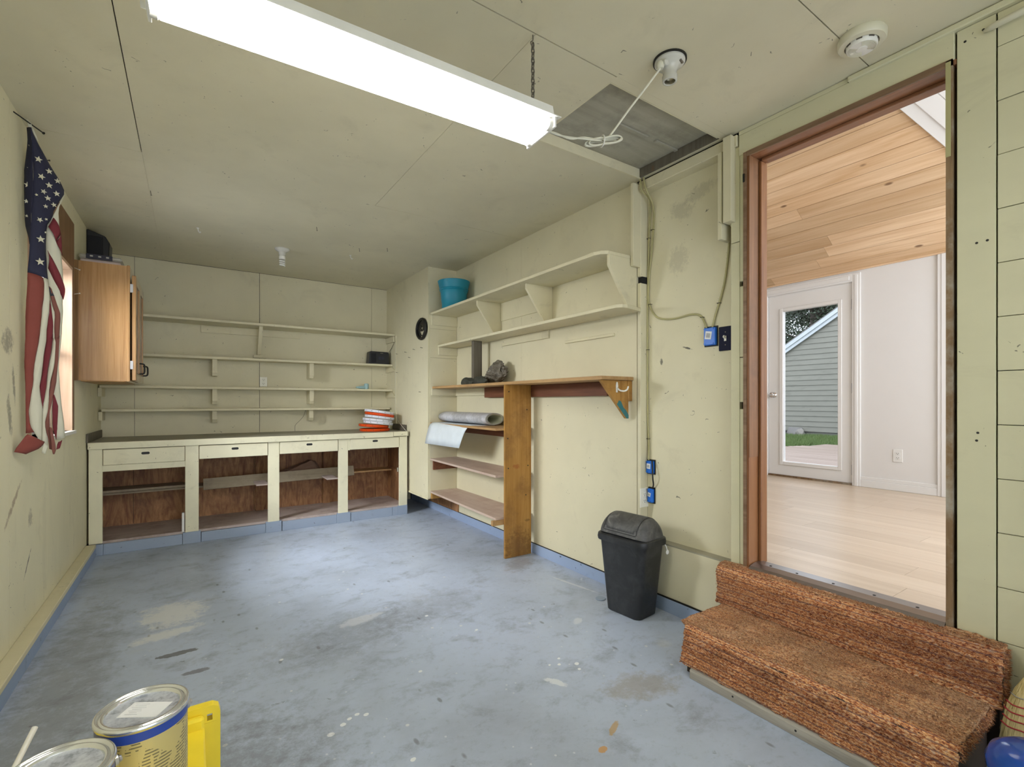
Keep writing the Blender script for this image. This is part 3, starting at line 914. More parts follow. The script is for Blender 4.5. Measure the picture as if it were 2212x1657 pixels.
# far wall with its glazed door
D0, D1, DZ0, DZ1 = 2.040, 2.857, 0.405, 2.371
bm = BM()
for y0, y1, z0, z1 in ((-0.6, D0, FZ, 2.56), (D1, 5.0, FZ, 2.56), (D0, D1, DZ1, 2.56)):
    bx(bm, XW, XW + 0.14, y0, y1, z0, z1)
struct('wall_house_far', bm, M_whitew)
bm = BM()
prism(bm, [(2.42, 5.0, 0.25), (XW, 5.0, 0.25), (XW, 5.0, 2.5), (2.42, 5.0, 4.3)], (0, 0.12, 0))
struct('wall_house_left', bm, M_whitew)
bm = BM()
bx(bm, 2.42, 2.80, -0.72, -0.6, 0.25, 3.9)
bx(bm, 5.0, XW, -0.72, -0.6, 0.25, 2.7)
bx(bm, 2.80, 5.0, -0.72, -0.6, 0.25, 0.95)
bx(bm, 2.80, 5.0, -0.72, -0.6, 2.85, 3.9)
struct('wall_house_right', bm, M_whitew)
bm = BM()
bx(bm, 2.421, 2.45, JY1 + 0.05, 5.0, FZ, 4.35)
bx(bm, 2.421, 2.45, -0.6, JY0 - 0.05, FZ, 4.35)
bx(bm, 2.421, 2.45, JY0 - 0.05, JY1 + 0.05, JZ1 + 0.01, 4.35)
struct('wall_house_near', bm, M_whitew)
SL = 0.6
def cz(x): return 2.476 + SL * (XW - x)
bm = BM()
prism(bm, [(XW + 0.2, -0.75, cz(XW + 0.2) + 0.03), (2.38, -0.75, cz(2.38) + 0.03), (2.38, -0.75, cz(2.38) + 0.13), (XW + 0.2, -0.75, cz(XW + 0.2) + 0.13)], (0, 5.9, 0))
hc = struct('ceiling_house', bm, M_dark)
x1 = XW
while x1 > 2.46:
    x0 = max(x1 - 0.1135, 2.45)
    y = -0.6 - random.uniform(0, 2.2)
    while y < 5.0:
        ln = random.uniform(1.7, 3.0)
        a, e = max(y, -0.6), min(y + ln, 5.0)
        if e - a > 0.02:
            bm = BM()
            prism(bm, [(x1 - 0.0026, a + 0.0006, cz(x1 - 0.0026)), (x0 + 0.0026, a + 0.0006, cz(x0 + 0.0026)), (x0 + 0.0026, a + 0.0006, cz(x0 + 0.0026) + 0.022), (x1 - 0.0026, a + 0.0006, cz(x1 - 0.0026) + 0.022)], (0, e - a - 0.0012, 0))
            fin('plank', bm, M_cedar, hc)
        y += ln
    x1 = x0
struct('trim_4', box(XW - 0.02, XW, 1.346, 5.0, 2.476, 2.497), M_cedar, bev=0.004)
# white boxed beam on the slope
A_, B_ = Vector((4.093, 1.257, 3.246)), Vector((4.446, 1.114, 3.034))
D_ = (B_ - A_).normalized()
nrm = Vector((-SL, 0, -1)).normalized()
lat = nrm.cross(D_).normalized()
if lat.y > 0:
    lat = -lat
tr5 = None
for l0, l1, dp in ((0.0, 0.085, 0.030), (0.085, 0.20, 0.045), (0.203, 0.33, 0.05), (0.333, 0.62, 0.055)):
    bm = BM()
    s0 = A_ - D_ * 2.0
    prism(bm, [s0 + lat * l0 - nrm * 0.01, s0 + lat * l1 - nrm * 0.01, s0 + lat * l1 + nrm * dp, s0 + lat * l0 + nrm * dp], D_ * 3.6)
    if tr5 is None:
        tr5 = struct('trim_5', bm, M_white, bev=0.004)
    else:
        fin('moulding', bm, M_white, tr5, bev=0.004)
# door casing, baseboard, corner board
bm = BM()
for y0, y1, z0, z1 in ((D0 - 0.075, D0 - 0.004, FZ, 2.455), (D1 + 0.004, D1 + 0.095, FZ, 2.455), (D0 - 0.004, D1 + 0.004, DZ1 + 0.004, 2.455)):
    bx(bm, XW - 0.018, XW, y0, y1, z0, z1)
    bx(bm, XW - 0.026, XW - 0.018, y0 + 0.022, y1 - 0.022 if z0 < 1 else y1, z0 + (0 if z0 < 1 else 0.018), z1 - 0.02)
struct('trim_6', bm, M_white, bev=0.003)
bm = BM()
bx(bm, XW - 0.016, XW, 1.39, D0 - 0.075, FZ, 0.452)
bx(bm, XW - 0.011, XW, 1.39, D0 - 0.075, 0.452, 0.484)
struct('baseboard_house', bm, M_white, bev=0.003)
bm = BM()
bx(bm, XW - 0.020, XW, 1.30, 1.392, FZ, 2.476)
bx(bm, XW - 0.026, XW - 0.020, 1.30, 1.365, FZ, 2.476)
struct('trim_7', bm, M_white, bev=0.003)
gd = struct('door_2', box(XW + 0.005, XW + 0.05, D0 + 0.003, 2.165, DZ0, DZ1), M_white)
G0, G1, GZ0, GZ1 = 2.165, 2.700, 0.551, 2.187
fin('stile', box(XW + 0.005, XW + 0.05, G1, D1 - 0.003, DZ0, DZ1), M_white, gd)
fin('top_rail', box(XW + 0.005, XW + 0.05, G0, G1, GZ1, DZ1), M_white, gd)
fin('bottom_rail', box(XW + 0.005, XW + 0.05, G0, G1, DZ0, GZ0), M_white, gd)
bm = BM()
for y0, y1, z0, z1 in ((G0 - 0.035, G0, GZ0 - 0.035, GZ1 + 0.035), (G1, G1 + 0.035, GZ0 - 0.035, GZ1 + 0.035), (G0, G1, GZ0 - 0.035, GZ0), (G0, G1, GZ1, GZ1 + 0.035)):
    bx(bm, XW - 0.006, XW + 0.006, y0, y1, z0, z1)
fin('glazing_bead', bm, M_white, gd, bev=0.003)
fin('pane', box(XW + 0.024, XW + 0.028, G0, G1, GZ0, GZ1), M_glass, gd)
fin('sill', box(XW - 0.01, XW + 0.12, D0, D1, FZ, 0.403), M_jambw, gd)
for z in (2.157, 1.335, 0.535):
    fin('hinge', tube(BM(), [(XW - 0.004, D0 - 0.001, z - 0.05), (XW - 0.004, D0 - 0.001, z + 0.05)], 0.008), M_metal, gd)
kb = fin('knob', lathe(BM(), [(0.030, 0), (0.030, 0.006), (0.012, 0.01), (0.012, 0.03), (0.026, 0.04), (0.030, 0.055), (0.022, 0.068), (0.0, 0.07)], (XW + 0.005, 2.797, 1.278), 20, Matrix.Rotation(-PI / 2, 3, 'Y'), cap=False), M_chrome, gd, smooth=True)


def outlet(name, label, loc, face, w_, h_, mat, cat='outlet'):
    """duplex outlet; face is the direction it looks to ('-x' or '-y')"""
    t = thing(name, label, cat, loc)
    def bb(u0, u1, z0, z1, d0, d1):
        if face == '-x':
            return box(loc[0] - d1, loc[0] - d0, loc[1] + u0, loc[1] + u1, loc[2] + z0, loc[2] + z1)
        return box(loc[0] + u0, loc[0] + u1, loc[1] - d1, loc[1] - d0, loc[2] + z0, loc[2] + z1)
    fin('cover_plate', bb(-w_ / 2, w_ / 2, -h_ / 2, h_ / 2, 0.0, 0.006), mat, t, bev=0.002)
    for s in (1, -1):
        r = fin('socket', bb(-0.017, 0.017, s * 0.020 - 0.014, s * 0.020 + 0.014, 0.006, 0.009), mat, t, bev=0.003)
        fin('slot', bb(-0.008, -0.0055, s * 0.020 - 0.002, s * 0.020 + 0.007, 0.009, 0.0095), M_slot, r)
        fin('slot', bb(0.0055, 0.008, s * 0.020 - 0.002, s * 0.020 + 0.007, 0.009, 0.0095), M_slot, r)
        fin('ground_hole', bb(-0.0025, 0.0025, s * 0.020 - 0.010, s * 0.020 - 0.005, 0.009, 0.0095), M_slot, r)
    return t


outlet('outlet', 'white duplex outlet low on the white wall beyond the doorway', (XW, 1.675, 0.708), '-x', 0.072, 0.118, M_outl)

# ---- outdoors, seen through the glazed door
GZ = 0.30
struct('ground', box(5.55, 40, -20, 40, GZ - 0.25, GZ - 0.02), M_soil)
bm = box(5.55, 9.70, -2.0, 8.5, GZ - 0.019, GZ + 0.002)
bx(bm, 9.70, 10.9, -2.0, 4.60, GZ - 0.019, GZ + 0.002)
deck = fin('deck', bm, M_dark, label='weathered wooden deck outside the glazed house door', cat='deck', origin=(7.5, 3, GZ))
x = 5.56
i = 0
while x < 10.85:
    y1 = 8.5 if x < 9.68 else (4.82 - (x - 9.7) * 0.30 if x < 10.15 else 4.60)
    fin('board', box(x, x + 0.138, -2.0, y1, GZ + 0.002, GZ + 0.030), M_deck, deck, bev=0.002)
    x += 0.144
bm = BM()
bx(bm, 9.84, 9.95, 5.0, 8.5, GZ - 0.02, GZ + 0.012)
fin('deck_edging', bm, M_conc, label='grey concrete kerb between the deck and the lawn', cat='kerb', origin=(9.85, 6.5, GZ), bev=0.005)
# lawn of blades
bm = BM()
rg_ = random.Random(3)
for _ in range(26000):
    x = rg_.uniform(9.96, 13.95)
    y = rg_.uniform(3.9, 8.2)
    if x < 10.95 and y < 4.9 or (x > 13.5 and y > 6.25):
        continue
    h = rg_.uniform(0.05, 0.11)
    a = rg_.uniform(0, PI)
    dx, dy = math.cos(a) * 0.006, math.sin(a) * 0.006
    lx, ly = rg_.uniform(-0.04, 0.04), rg_.uniform(-0.04, 0.04)
    z0 = GZ - 0.02
    v1, v2, v3 = bm.verts.new((x - dx, y - dy, z0)), bm.verts.new((x + dx, y + dy, z0)), bm.verts.new((x + lx, y + ly, z0 + h))
    bm.faces.new((v1, v2, v3))
fin('lawn', bm, M_grass, label='short green lawn between the deck and the grey shed', cat='lawn', kind='stuff')

# shed
XS = 14.0
shed = thing('shed', 'grey clapboard shed with a pale sloping bargeboard beyond the lawn', 'shed', (15.5, 6.0, GZ - 0.02))
def roofz(y): return 3.40 + (5.648 - y) * 0.644
Ya, Yb, Yr = 9.6, 1.4, 4.0      # low eave, far side, ridge
def rz(y): return roofz(y) if y > Yr else roofz(Yr) - (Yr - y) * 0.644
bm = BM()
prism(bm, [(XS + 0.03, Ya, 0.39), (XS + 0.03, Ya, rz(Ya)), (XS + 0.03, Yr, rz(Yr)), (XS + 0.03, Yb, rz(Yb)), (XS + 0.03, Yb, 0.39)], (3.0, 0, 0))
fin('wall', bm, M_siding, shed)
fin('foundation', box(XS + 0.02, XS + 3.0, Yb, Ya, GZ - 0.02, 0.40), M_conc, shed)
z = 0.395
EXPO = 0.1405
while z < rz(Yr):
    zt = z + EXPO
    def yleft(zq): return min(Ya, 5.648 + (3.44 - zq) / 0.644)
    def yright(zq): return Yb if rz(Yb) > zq else Yr - (roofz(Yr) + 0.04 - zq) / 0.644
    if yleft(zt) - yright(zt) > 0.15:
        bm = BM()
        ring = []
        for zq, xq in ((z, XS - 0.022), (z, XS + 0.028), (zt + 0.02, XS + 0.028), (zt + 0.02, XS - 0.002)):
            ring.append((bm.verts.new((xq, yright(zq), zq)), bm.verts.new((xq, yleft(zq), zq))))
        for k in range(4):
            p, q = ring[k], ring[(k + 1) % 4]
            bm.faces.new((p[0], p[1], q[1], q[0]))
        bm.faces.new([p[0] for p in ring])
        bm.faces.new([p[1] for p in ring][::-1])
        fin('siding_board', bm, M_siding, shed)
    z = zt
for off, th_, dp in ((0.0, 0.155, 0.055), (0.10, 0.115, 0.085)):
    bm = BM()
    ps = []
    for y in (Ya + 0.3, Yr):
        ps.append((y, roofz(y) + off))
    prism(bm, [(XS - 0.03 - dp, ps[0][0], ps[0][1]), (XS - 0.03 - dp, ps[1][0], ps[1][1]), (XS - 0.03 - dp, ps[1][0], ps[1][1] + th_), (XS - 0.03 - dp, ps[0][0], ps[0][1] + th_)], (dp, 0, 0))
    fin('bargeboard', bm, M_barge, shed)
bm = BM()
prism(bm, [(XS - 0.12, Ya + 0.3, roofz(Ya + 0.3) + 0.215), (XS - 0.12, Yr, roofz(Yr) + 0.215), (XS - 0.12, Yb - 0.3, rz(Yb - 0.3) + 0.215), (XS - 0.12, Yb - 0.3, rz(Yb - 0.3) + 0.24), (XS - 0.12, Yr, roofz(Yr) + 0.24), (XS - 0.12, Ya + 0.3, roofz(Ya + 0.3) + 0.24)], (3.3, 0, 0))
fin('roof', bm, M_conc, shed)


def rock(bm, c_, r, seed, sub=3, amp=0.25, facet=0):
    rr = random.Random(seed)
    ret = bmesh.ops.create_icosphere(bm, subdivisions=sub, radius=1.0)
    dirs = [(Vector((rr.uniform(-1, 1), rr.uniform(-1, 1), rr.uniform(-0.6, 1))).normalized(), rr.uniform(0.55, 0.95)) for _ in range(14)]
    for vv in ret['verts']:
        p = vv.co.copy()
        for d, k in dirs:
            t = p.dot(d)
            if t > k:
                p -= d * (t - k) * 0.9
        p *= 1 + amp * 0.3 * math.sin(5 * p.x + seed) * math.cos(4 * p.y + 2 * p.z + seed)
        vv.co = Vector((p.x * r[0], p.y * r[1], max(p.z, -0.55) * r[2])) + Vector(c_)
    return bm


bm = BM()
rock(bm, (13.72, 6.98, 0.38), (0.12, 0.16, 0.16), 3)
fin('stone', bm, M_stone, label='dark mossy stone leaning at the shed foot, at the left edge of the door glass', cat='stone', origin=(13.7, 6.98, 0.28))
bm = BM()
prism(bm, [(13.80, 6.86, 0.28), (13.92, 6.84, 0.50), (13.92, 6.50, 0.49), (13.80, 6.34, 0.28)], (0.05, 0, 0.0))
fin('slab', bm, M_conc, label='pale concrete slab leaning on the shed foot between two stones', cat='slab', origin=(13.85, 6.6, 0.28), bev=0.006)
bm = BM()
rock(bm, (13.66, 6.42, 0.36), (0.08, 0.11, 0.15), 8)
fin('stone', bm, M_stone, label='brown upright stone right of the leaning slab by the shed', cat='stone', origin=(13.66, 6.42, 0.28))

# trees behind the shed
def tree(label, tx, ty, h, seed, n):
    rr = random.Random(seed)
    t = thing('tree', label, 'tree', (tx, ty, GZ - 0.02), 'trees behind the shed')
    bm = BM()
    tube(bm, [(tx, ty, GZ - 0.05), (tx + 0.1, ty, GZ + h * 0.4), (tx, ty + 0.1, GZ + h * 0.75)], [0.22, 0.16, 0.07], 8)
    fin('trunk', bm, M_bark, t, smooth=True)
    bm = BM()
    tips = []
    for i in range(26):
        z = GZ + h * rr.uniform(0.25, 0.75)
        a = rr.uniform(0, 2 * PI)
        ln = rr.uniform(1.2, 2.9)
        e = Vector((tx + math.cos(a) * ln, ty + math.sin(a) * ln, z + rr.uniform(0.2, 1.2)))
        tube(bm, [(tx, ty, z - 0.3), (tx + math.cos(a) * ln * 0.5, ty + math.sin(a) * ln * 0.5, z + 0.25), e], [0.05, 0.035, 0.012], 5)
        tips.append((Vector((tx, ty, z)), e))
    fin('branches', bm, M_bark, t)
    bm = BM()
    for _ in range(n):
        a, e = rr.choice(tips)
        p = a.lerp(e, rr.uniform(0.25, 1.1)) + Vector((rr.gauss(0, 0.35), rr.gauss(0, 0.35), rr.gauss(0, 0.28)))
        u = Vector((rr.uniform(-1, 1), rr.uniform(-1, 1), rr.uniform(-1, 1))).normalized()
        q = u.cross(Vector((rr.uniform(-1, 1), rr.uniform(-1, 1), rr.uniform(-1, 1)))).normalized()
        s_ = rr.uniform(0.045, 0.085)
        bm.faces.new([bm.verts.new(p + u * s_), bm.verts.new(p + q * s_ * 0.45), bm.verts.new(p - u * s_), bm.verts.new(p - q * s_ * 0.45)])
    f_ = fin('foliage', bm, M_leaf, t)
    f_['kind'] = 'stuff'
tree('nearer leafy tree rising right behind the grey shed roof', 21.6, 9.6, 7.4, 5, 24000)
tree('farther leafy tree behind the nearer one, beyond the shed', 27.5, 14.0, 10.5, 9, 14000)
# ================================================================ BASE CABINET ALONG THE BACK WALL
cab = thing('base_cabinet', 'long cream built-in base cabinet with four drawers and open bays along the back wall', 'cabinet', (0.64, 5.2, 0))
YF = 4.90
ST = [(-0.657, -0.574), (-0.039, 0.057), (0.589, 0.684), (1.215, 1.308), (1.842, 1.931)]
for i, (a, e) in enumerate(ST):
    fin('stile', box(a, e, YF, YF + 0.02, 0.093, 0.834), M_base, cab, bev=0.002)
for a, e in ((-0.618, -0.570), (-0.056, 0.072), (0.571, 0.703), (1.203, 1.332), (1.830, 1.932)):
    fin('stile_foot', box(a, e, YF - 0.004, YF + 0.02, 0.0, 0.098 if a > -0.5 else 0.088), M_blue, cab, label='blue-painted foot of the stile', bev=0.002)
for a, e, h in ((-0.569, -0.0575, 0.086), (0.076, 0.5695, 0.083), (0.709, 1.2015, 0.085), (1.337, 1.768, 0.088), (1.771, 1.8285, 0.090)):
    fin('toe_board', box(a, e, YF + 0.001, YF + 0.02, 0.0, h), M_blue, cab, label='blue-painted toe board', bev=0.002)
fin('rail', box(-0.574, -0.039, YF, YF + 0.02, 0.653, 0.702), M_base, cab, bev=0.001)
fin('top_rail', box(-0.574, 1.842, YF + 0.004, YF + 0.02, 0.829, 0.834), M_base, cab)
DR = [(-0.570, -0.042, 0.704, 0.826, -0.305, 0.785), (0.061, 0.586, 0.711, 0.826, 0.327, 0.788), (0.688, 1.211, 0.716, 0.828, 0.945, 0.794), (1.330, 1.838, 0.720, 0.828, 1.582, 0.798)]
for x0, x1, z0, z1, hx, hz in DR:
    d = fin('drawer', box(x0, x1, YF - 0.006, YF + 0.018, z0, z1), M_base, cab, bev=0.003)
    bm = BM()
    pts = []
    for k in range(16):
        a = 2 * PI * k / 16
        pts.append((hx + (0.017 if math.cos(a) > 0 else -0.017) + 0.0105 * math.cos(a), YF - 0.0066, hz + 0.0105 * math.sin(a)))
    prism(bm, pts, (0, 0.004, 0))
    fin('finger_hole', bm, M_slot, d, label='dark oval finger hole')
    fin('drawer_box', box(x0 + 0.02, x1 - 0.02, YF + 0.018, YF + 0.45, z0 + 0.015, z1 - 0.03), M_inside, d)
fin('filler', box(1.308, 1.328, YF + 0.002, YF + 0.018, 0.716, 0.83), M_base, cab)
fin('bottom', box(-0.655, 1.931, YF + 0.02, 5.47, 0.085, 0.105), M_cabfloor, cab)
for a, e in ((-0.655, -0.429), (-0.426, 0.530), (0.533, 0.70), (0.703, 1.184), (1.187, 1.766), (1.769, 1.931)):
    fin('back_panel', box(a, e, 5.47, 5.482, 0.105, 0.83), M_inside, cab)
fin('backing', box(-0.655, 1.931, 5.4825, 5.49, 0.105, 0.83), M_dark, cab)
fin('side', box(-0.657, -0.645, YF + 0.02, 5.47, 0.105, 0.83), M_inside, cab)
fin('side', box(1.918, 1.931, YF + 0.02, 5.47, 0.0, 0.834), M_inside, cab)
for xx in (0.0, 0.62, 1.25):
    fin('post', box(xx - 0.018, xx + 0.035, YF + 0.02, YF + 0.045, 0.105, 0.83), M_inside, cab)
for xx in (-0.06, 0.545, 1.19):
    fin('back_post', box(xx, xx + 0.07, 5.44, 5.47, 0.105, 0.83), M_inside, cab)
fin('cleat', box(-0.645, -0.605, 5.0, 5.02, 0.35, 0.62), M_inside, cab)
fin('shelf', box(-0.645, 0.66, 5.25, 5.47, 0.412, 0.428), M_lplank, cab, bev=0.001)
fin('shelf', box(-0.645, 0.05, 5.245, 5.47, 0.432, 0.452), M_lplank, cab, bev=0.001)
fin('shelf', box(0.66, 1.885, 5.26, 5.47, 0.430, 0.446), M_firy, cab, bev=0.001)
fin('shelf_support', box(0.50, 0.60, 4.95, 5.2, 0.43, 0.442), M_cabfloor, cab)
fin('shelf_support', box(1.12, 1.225, 4.95, 5.2, 0.43, 0.442), M_cabfloor, cab)
fin('side_rail', box(1.905, 1.918, 4.93, 5.47, 0.36, 0.45), M_inside, cab)
fin('catch_block', box(-0.062, -0.045, 4.90, 4.93, 0.105, 0.265), M_enam, cab, label='white catch block at the first stile')
fin('catch', box(1.83, 1.845, 4.93, 4.95, 0.455, 0.50), M_chrome, cab, label='small chrome door catch')

bm = BM()
bx(bm, -0.657, 1.945, 4.887, YB - 0.002, 0.836, 0.884)
top = fin('countertop', bm, M_top, label='long grimy grey-cream countertop with a chipped front edge on the base cabinet', cat='countertop', origin=(0.64, 5.2, 0.84), bev=0.002)
fin('front_edge', box(-0.660, 1.770, 4.878, 4.887, 0.832, 0.8845), M_chip, top, label='chipped cream front edge', bev=0.002)
fin('front_edge', box(1.773, 1.932, 4.880, 4.887, 0.840, 0.886), M_chip, top, label='chipped cream front edge', bev=0.002)
fin('end_splash', box(-0.669, -0.657, 4.88, 5.60, 0.884, 0.952), M_weath, top, bev=0.002)
fin('end_splash', box(1.946, 1.952, 4.98, 5.40, 0.884, 0.952), M_weath, top, bev=0.002)

bm = BM()
obx(bm, (0.775, 5.225, 0.455), (1.36, 0.016, 0.104), (-0.28, -0.016, 0.0))
fin('loose_plank', bm, M_lplank, label='long dusty plank leaning across the second to fourth cabinet bays', cat='plank', origin=(0.78, 5.2, 0.45), bev=0.002)
bm = BM()
rr = random.Random(4)
top_pts = [(0.72, 5.36, 0.475), (0.90, 5.36, 0.53), (1.04, 5.36, 0.585), (1.09, 5.36, 0.575), (1.15, 5.36, 0.478)]
prism(bm, [(0.70, 5.33, 0.448), *[(p[0], 5.33, p[2]) for p in top_pts], (1.16, 5.33, 0.448)], (0, 0.09, 0))
bmesh.ops.triangulate(bm, faces=bm.faces[:])
bmesh.ops.subdivide_edges(bm, edges=bm.edges[:], cuts=3, use_grid_fill=True)
for vv in bm.verts:
    if vv.co.z > 0.455:
        vv.co += Vector((rr.uniform(-.006, .006), rr.uniform(-.012, .012), rr.uniform(-.004, .008)))
fin('paper_sack', bm, M_rag, label='crumpled brown sack on the shelf in the third cabinet bay', cat='sack', origin=(0.93, 5.37, 0.448))

# ================================================================ SHELVES ON THE BACK WALL
def bracket_block(x0, x1, y0, z0, z1):
    bm = BM()
    prism(bm, [(x0, y0, z1), (x0, YB - 0.001, z1), (x0, YB - 0.001, z0), (x0, y0 + 0.02, z0), (x0, y0, z0 + 0.03)], (x1 - x0, 0, 0))
    return bm
s = fin('wall_shelf', box(-0.667, 1.956, 5.34, YB - 0.001, 1.960, 1.982), M_shelf, label='topmost long cream shelf on the back wall', cat='shelf', origin=(0.6, 5.48, 1.96), bev=0.002)
bm = BM()
prism(bm, [(0.571, 5.40, 1.960), (0.571, 5.45, 1.960), (0.571, 5.615, 1.70), (0.571, 5.60, 1.69), (0.571, 5.575, 1.69)], (0.033, 0, 0))
fin('bracket', bm, M_shelf, s, bev=0.001)
fin('cleat', box(0.084, 0.989, 5.612, YB - 0.001, 1.886, 1.958), M_shelf, s, bev=0.001)
fin('strut_block', box(0.538, 0.659, 5.60, YB - 0.001, 1.659, 1.689), M_shelf, s, bev=0.001)
fin('end_cleat', box(1.942, 1.957, 5.36, 5.612, 1.893, 1.958), M_shelf, s, bev=0.001)
for lab, zt, yf, bz, x0, ec in (('second long cream shelf from the top on the back wall, with the black radio', 1.637, 5.42, 1.455, -0.667, 1.548),
                                ('third long cream shelf from the top on the back wall, crossing the outlet', 1.347, 5.415, 1.180, -0.655, 1.250),
                                ('lowest long cream shelf on the back wall, just above the countertop', 1.137, 5.445, 1.000, -0.645, 1.050)):
    s = fin('wall_shelf', box(x0, 1.956 if zt > 1.2 else 1.935, yf, YB - 0.001, zt - 0.022, zt), M_shelf, label=lab, cat='shelf', origin=(0.6, 5.5, zt - 0.022), bev=0.002)
    for a, e in ((0.173, 0.214), (1.058, 1.100)):
        fin('bracket', bracket_block(a, e, yf + 0.045, bz, zt - 0.022), M_shelf, s, bev=0.001)
    bm = BM()
    prism(bm, [(1.945, yf + 0.02, zt - 0.023), (1.945, YB - 0.002, zt - 0.023), (1.945, YB - 0.002, ec), (1.945, yf - 0.08 if zt > 1.2 else yf - 0.02, ec), (1.945, yf - 0.08 if zt > 1.2 else yf - 0.02, ec + 0.02)], (0.014, 0, 0))
    fin('end_cleat', bm, M_shelf, s)
    if zt < 1.5:
        fin('end_cleat', box(-0.668, -0.640, yf + 0.01, YB - 0.002, zt - 0.10, zt - 0.023), M_shelf, s, bev=0.002)
outlet('outlet', 'cream duplex outlet on the back wall between the second and third shelves', (0.634, YB, 1.412), '-y', 0.07, 0.10, M_almond)

# things on them
rad = thing('radio', 'small black radio at the right end of the second back shelf', 'radio', (1.81, 5.50, 1.637))
bm = BM()
prism(bm, [(1.690, 5.46, 1.638), (1.930, 5.46, 1.638), (1.930, 5.46, 1.765), (1.915, 5.46, 1.782), (1.712, 5.46, 1.785), (1.702, 5.46, 1.775)], (0, 0.11, 0))
fin('body', bm, M_blackp, rad, bev=0.005)
fin('button_pad', box(1.80, 1.830, 5.4565, 5.461, 1.690, 1.725), M_navys, rad, bev=0.001)
fin('button_pad', box(1.836, 1.866, 5.4565, 5.461, 1.690, 1.725), M_navys, rad, bev=0.001)
fin('speaker_grille', box(1.716, 1.775, 5.4565, 5.461, 1.655, 1.760), M_blackc, rad, bev=0.001)
fin('nameplate', box(1.825, 1.855, 5.457, 5.461, 1.762, 1.769), M_rust, rad)
fin('wire', tube(BM(), [(1.935, 5.60, 1.75), (1.95, 5.50, 1.80), (1.951, 5.42, 1.84), (1.951, 5.35, 1.89)], 0.0022, 6, 5), M_iron, rad, smooth=True)

fin('wire', tube(BM(), [(1.9495, 5.306, 1.885), (1.9495, 5.306, 1.5), (1.9495, 5.306, 1.15), (1.945, 5.25, 1.02), (1.938, 5.12, 0.955), (1.925, 4.95, 0.900), (1.915, 4.870, 0.87), (1.905, 4.866, 0.70)], 0.0022, 6, 5), M_cord, label='thin pale wire hanging down the chase edge onto the countertop end', cat='wire', smooth=True, origin=(1.951, 5.3, 1.885))
fin('wire', tube(BM(), [(1.04, 5.60, 1.11), (1.02, 5.59, 1.05), (0.98, 5.58, 1.00), (0.935, 5.58, 0.95), (0.93, 5.57, 0.886)], 0.0016, 6, 5), M_iron, label='thin dark wire dangling from the lowest back shelf to the countertop', cat='wire', smooth=True, origin=(1.04, 5.6, 1.11))
nz = thing('hose_fitting', 'pale aqua plastic hose fitting on the third back shelf', 'fitting', (1.66, 5.50, 1.348))
fin('body', lathe(BM(), [(0.024, 0), (0.026, 0.008), (0.026, 0.05), (0.022, 0.062), (0.012, 0.065)], (1.672, 5.49, 1.3475), 20), M_aqua, nz, smooth='auto')
fin('spout', lathe(BM(), [(0.018, 0), (0.020, 0.01), (0.016, 0.06), (0.007, 0.10)], (1.655, 5.49, 1.367), 16, Matrix.Rotation(-PI / 2, 3, 'Y')), M_aqua, nz, smooth='auto')

def lid(label, cx, cy, cz_, tilt, mat, r=0.158, az=0.0):
    M = Matrix.Rotation(az, 3, 'Z') @ Matrix.Rotation(tilt, 3, 'Y')
    t = thing('pail_cover', label, 'lid', (cx, cy, cz_), None)
    fin('disc', lathe(BM(), [(r - 0.004, 0.0), (r, 0.004), (r + 0.002, 0.022), (r - 0.004, 0.027), (r - 0.016, 0.027), (r - 0.018, 0.020), (0.03, 0.019), (0.0, 0.019)], (cx, cy, cz_), 40, M, cap=False), mat, t, smooth='auto')
    for k in range(14):
        a = 2 * PI * (k + 0.37 * cx) / 14
        c_ = Vector((cx, cy, cz_)) + M @ Vector(((r + 0.0015) * math.cos(a), (r + 0.0015) * math.sin(a), 0.014))
        bm = BM()
        q = [M @ Vector((dx * -math.sin(a) + dr * math.cos(a), dx * math.cos(a) + dr * math.sin(a), dz)) + c_ for dr in (-0.002, 0.0012) for dx in (-0.0012, 0.0012) for dz in (-0.006, 0.006)]
        vs = [bm.verts.new(p) for p in q]
        for f_ in ((0, 1, 3, 2), (4, 6, 7, 5), (0, 4, 5, 1), (2, 3, 7, 6), (0, 2, 6, 4), (1, 5, 7, 3)):
            bm.faces.new([vs[i] for i in f_])
        fin('tear_slit', bm, M_slot, t)
    return t
lid('orange bucket lid lying flat on the countertop under the leaning stack', 1.675, 5.20, 0.8855, 0.0, M_orange)
lid('tilted orange bucket lid resting on the flat orange one', 1.663, 5.20, 0.9275, 0.08, M_orange)
lid('white bucket lid just above the tilted orange one', 1.712, 5.20, 0.958, 0.12, M_lidw)
lid('white bucket lid second of the white ones from below, stepped to the left', 1.704, 5.20, 0.9875, 0.12, M_lidw)
lid('white bucket lid directly under the upper orange lid', 1.727, 5.20, 1.018, 0.14, M_lidw)
lid('orange bucket lid near the top of the leaning stack', 1.727, 5.20, 1.0475, 0.145, M_orange)
lid('white bucket lid topmost of the leaning stack', 1.724, 5.20, 1.077, 0.15, M_lidw)

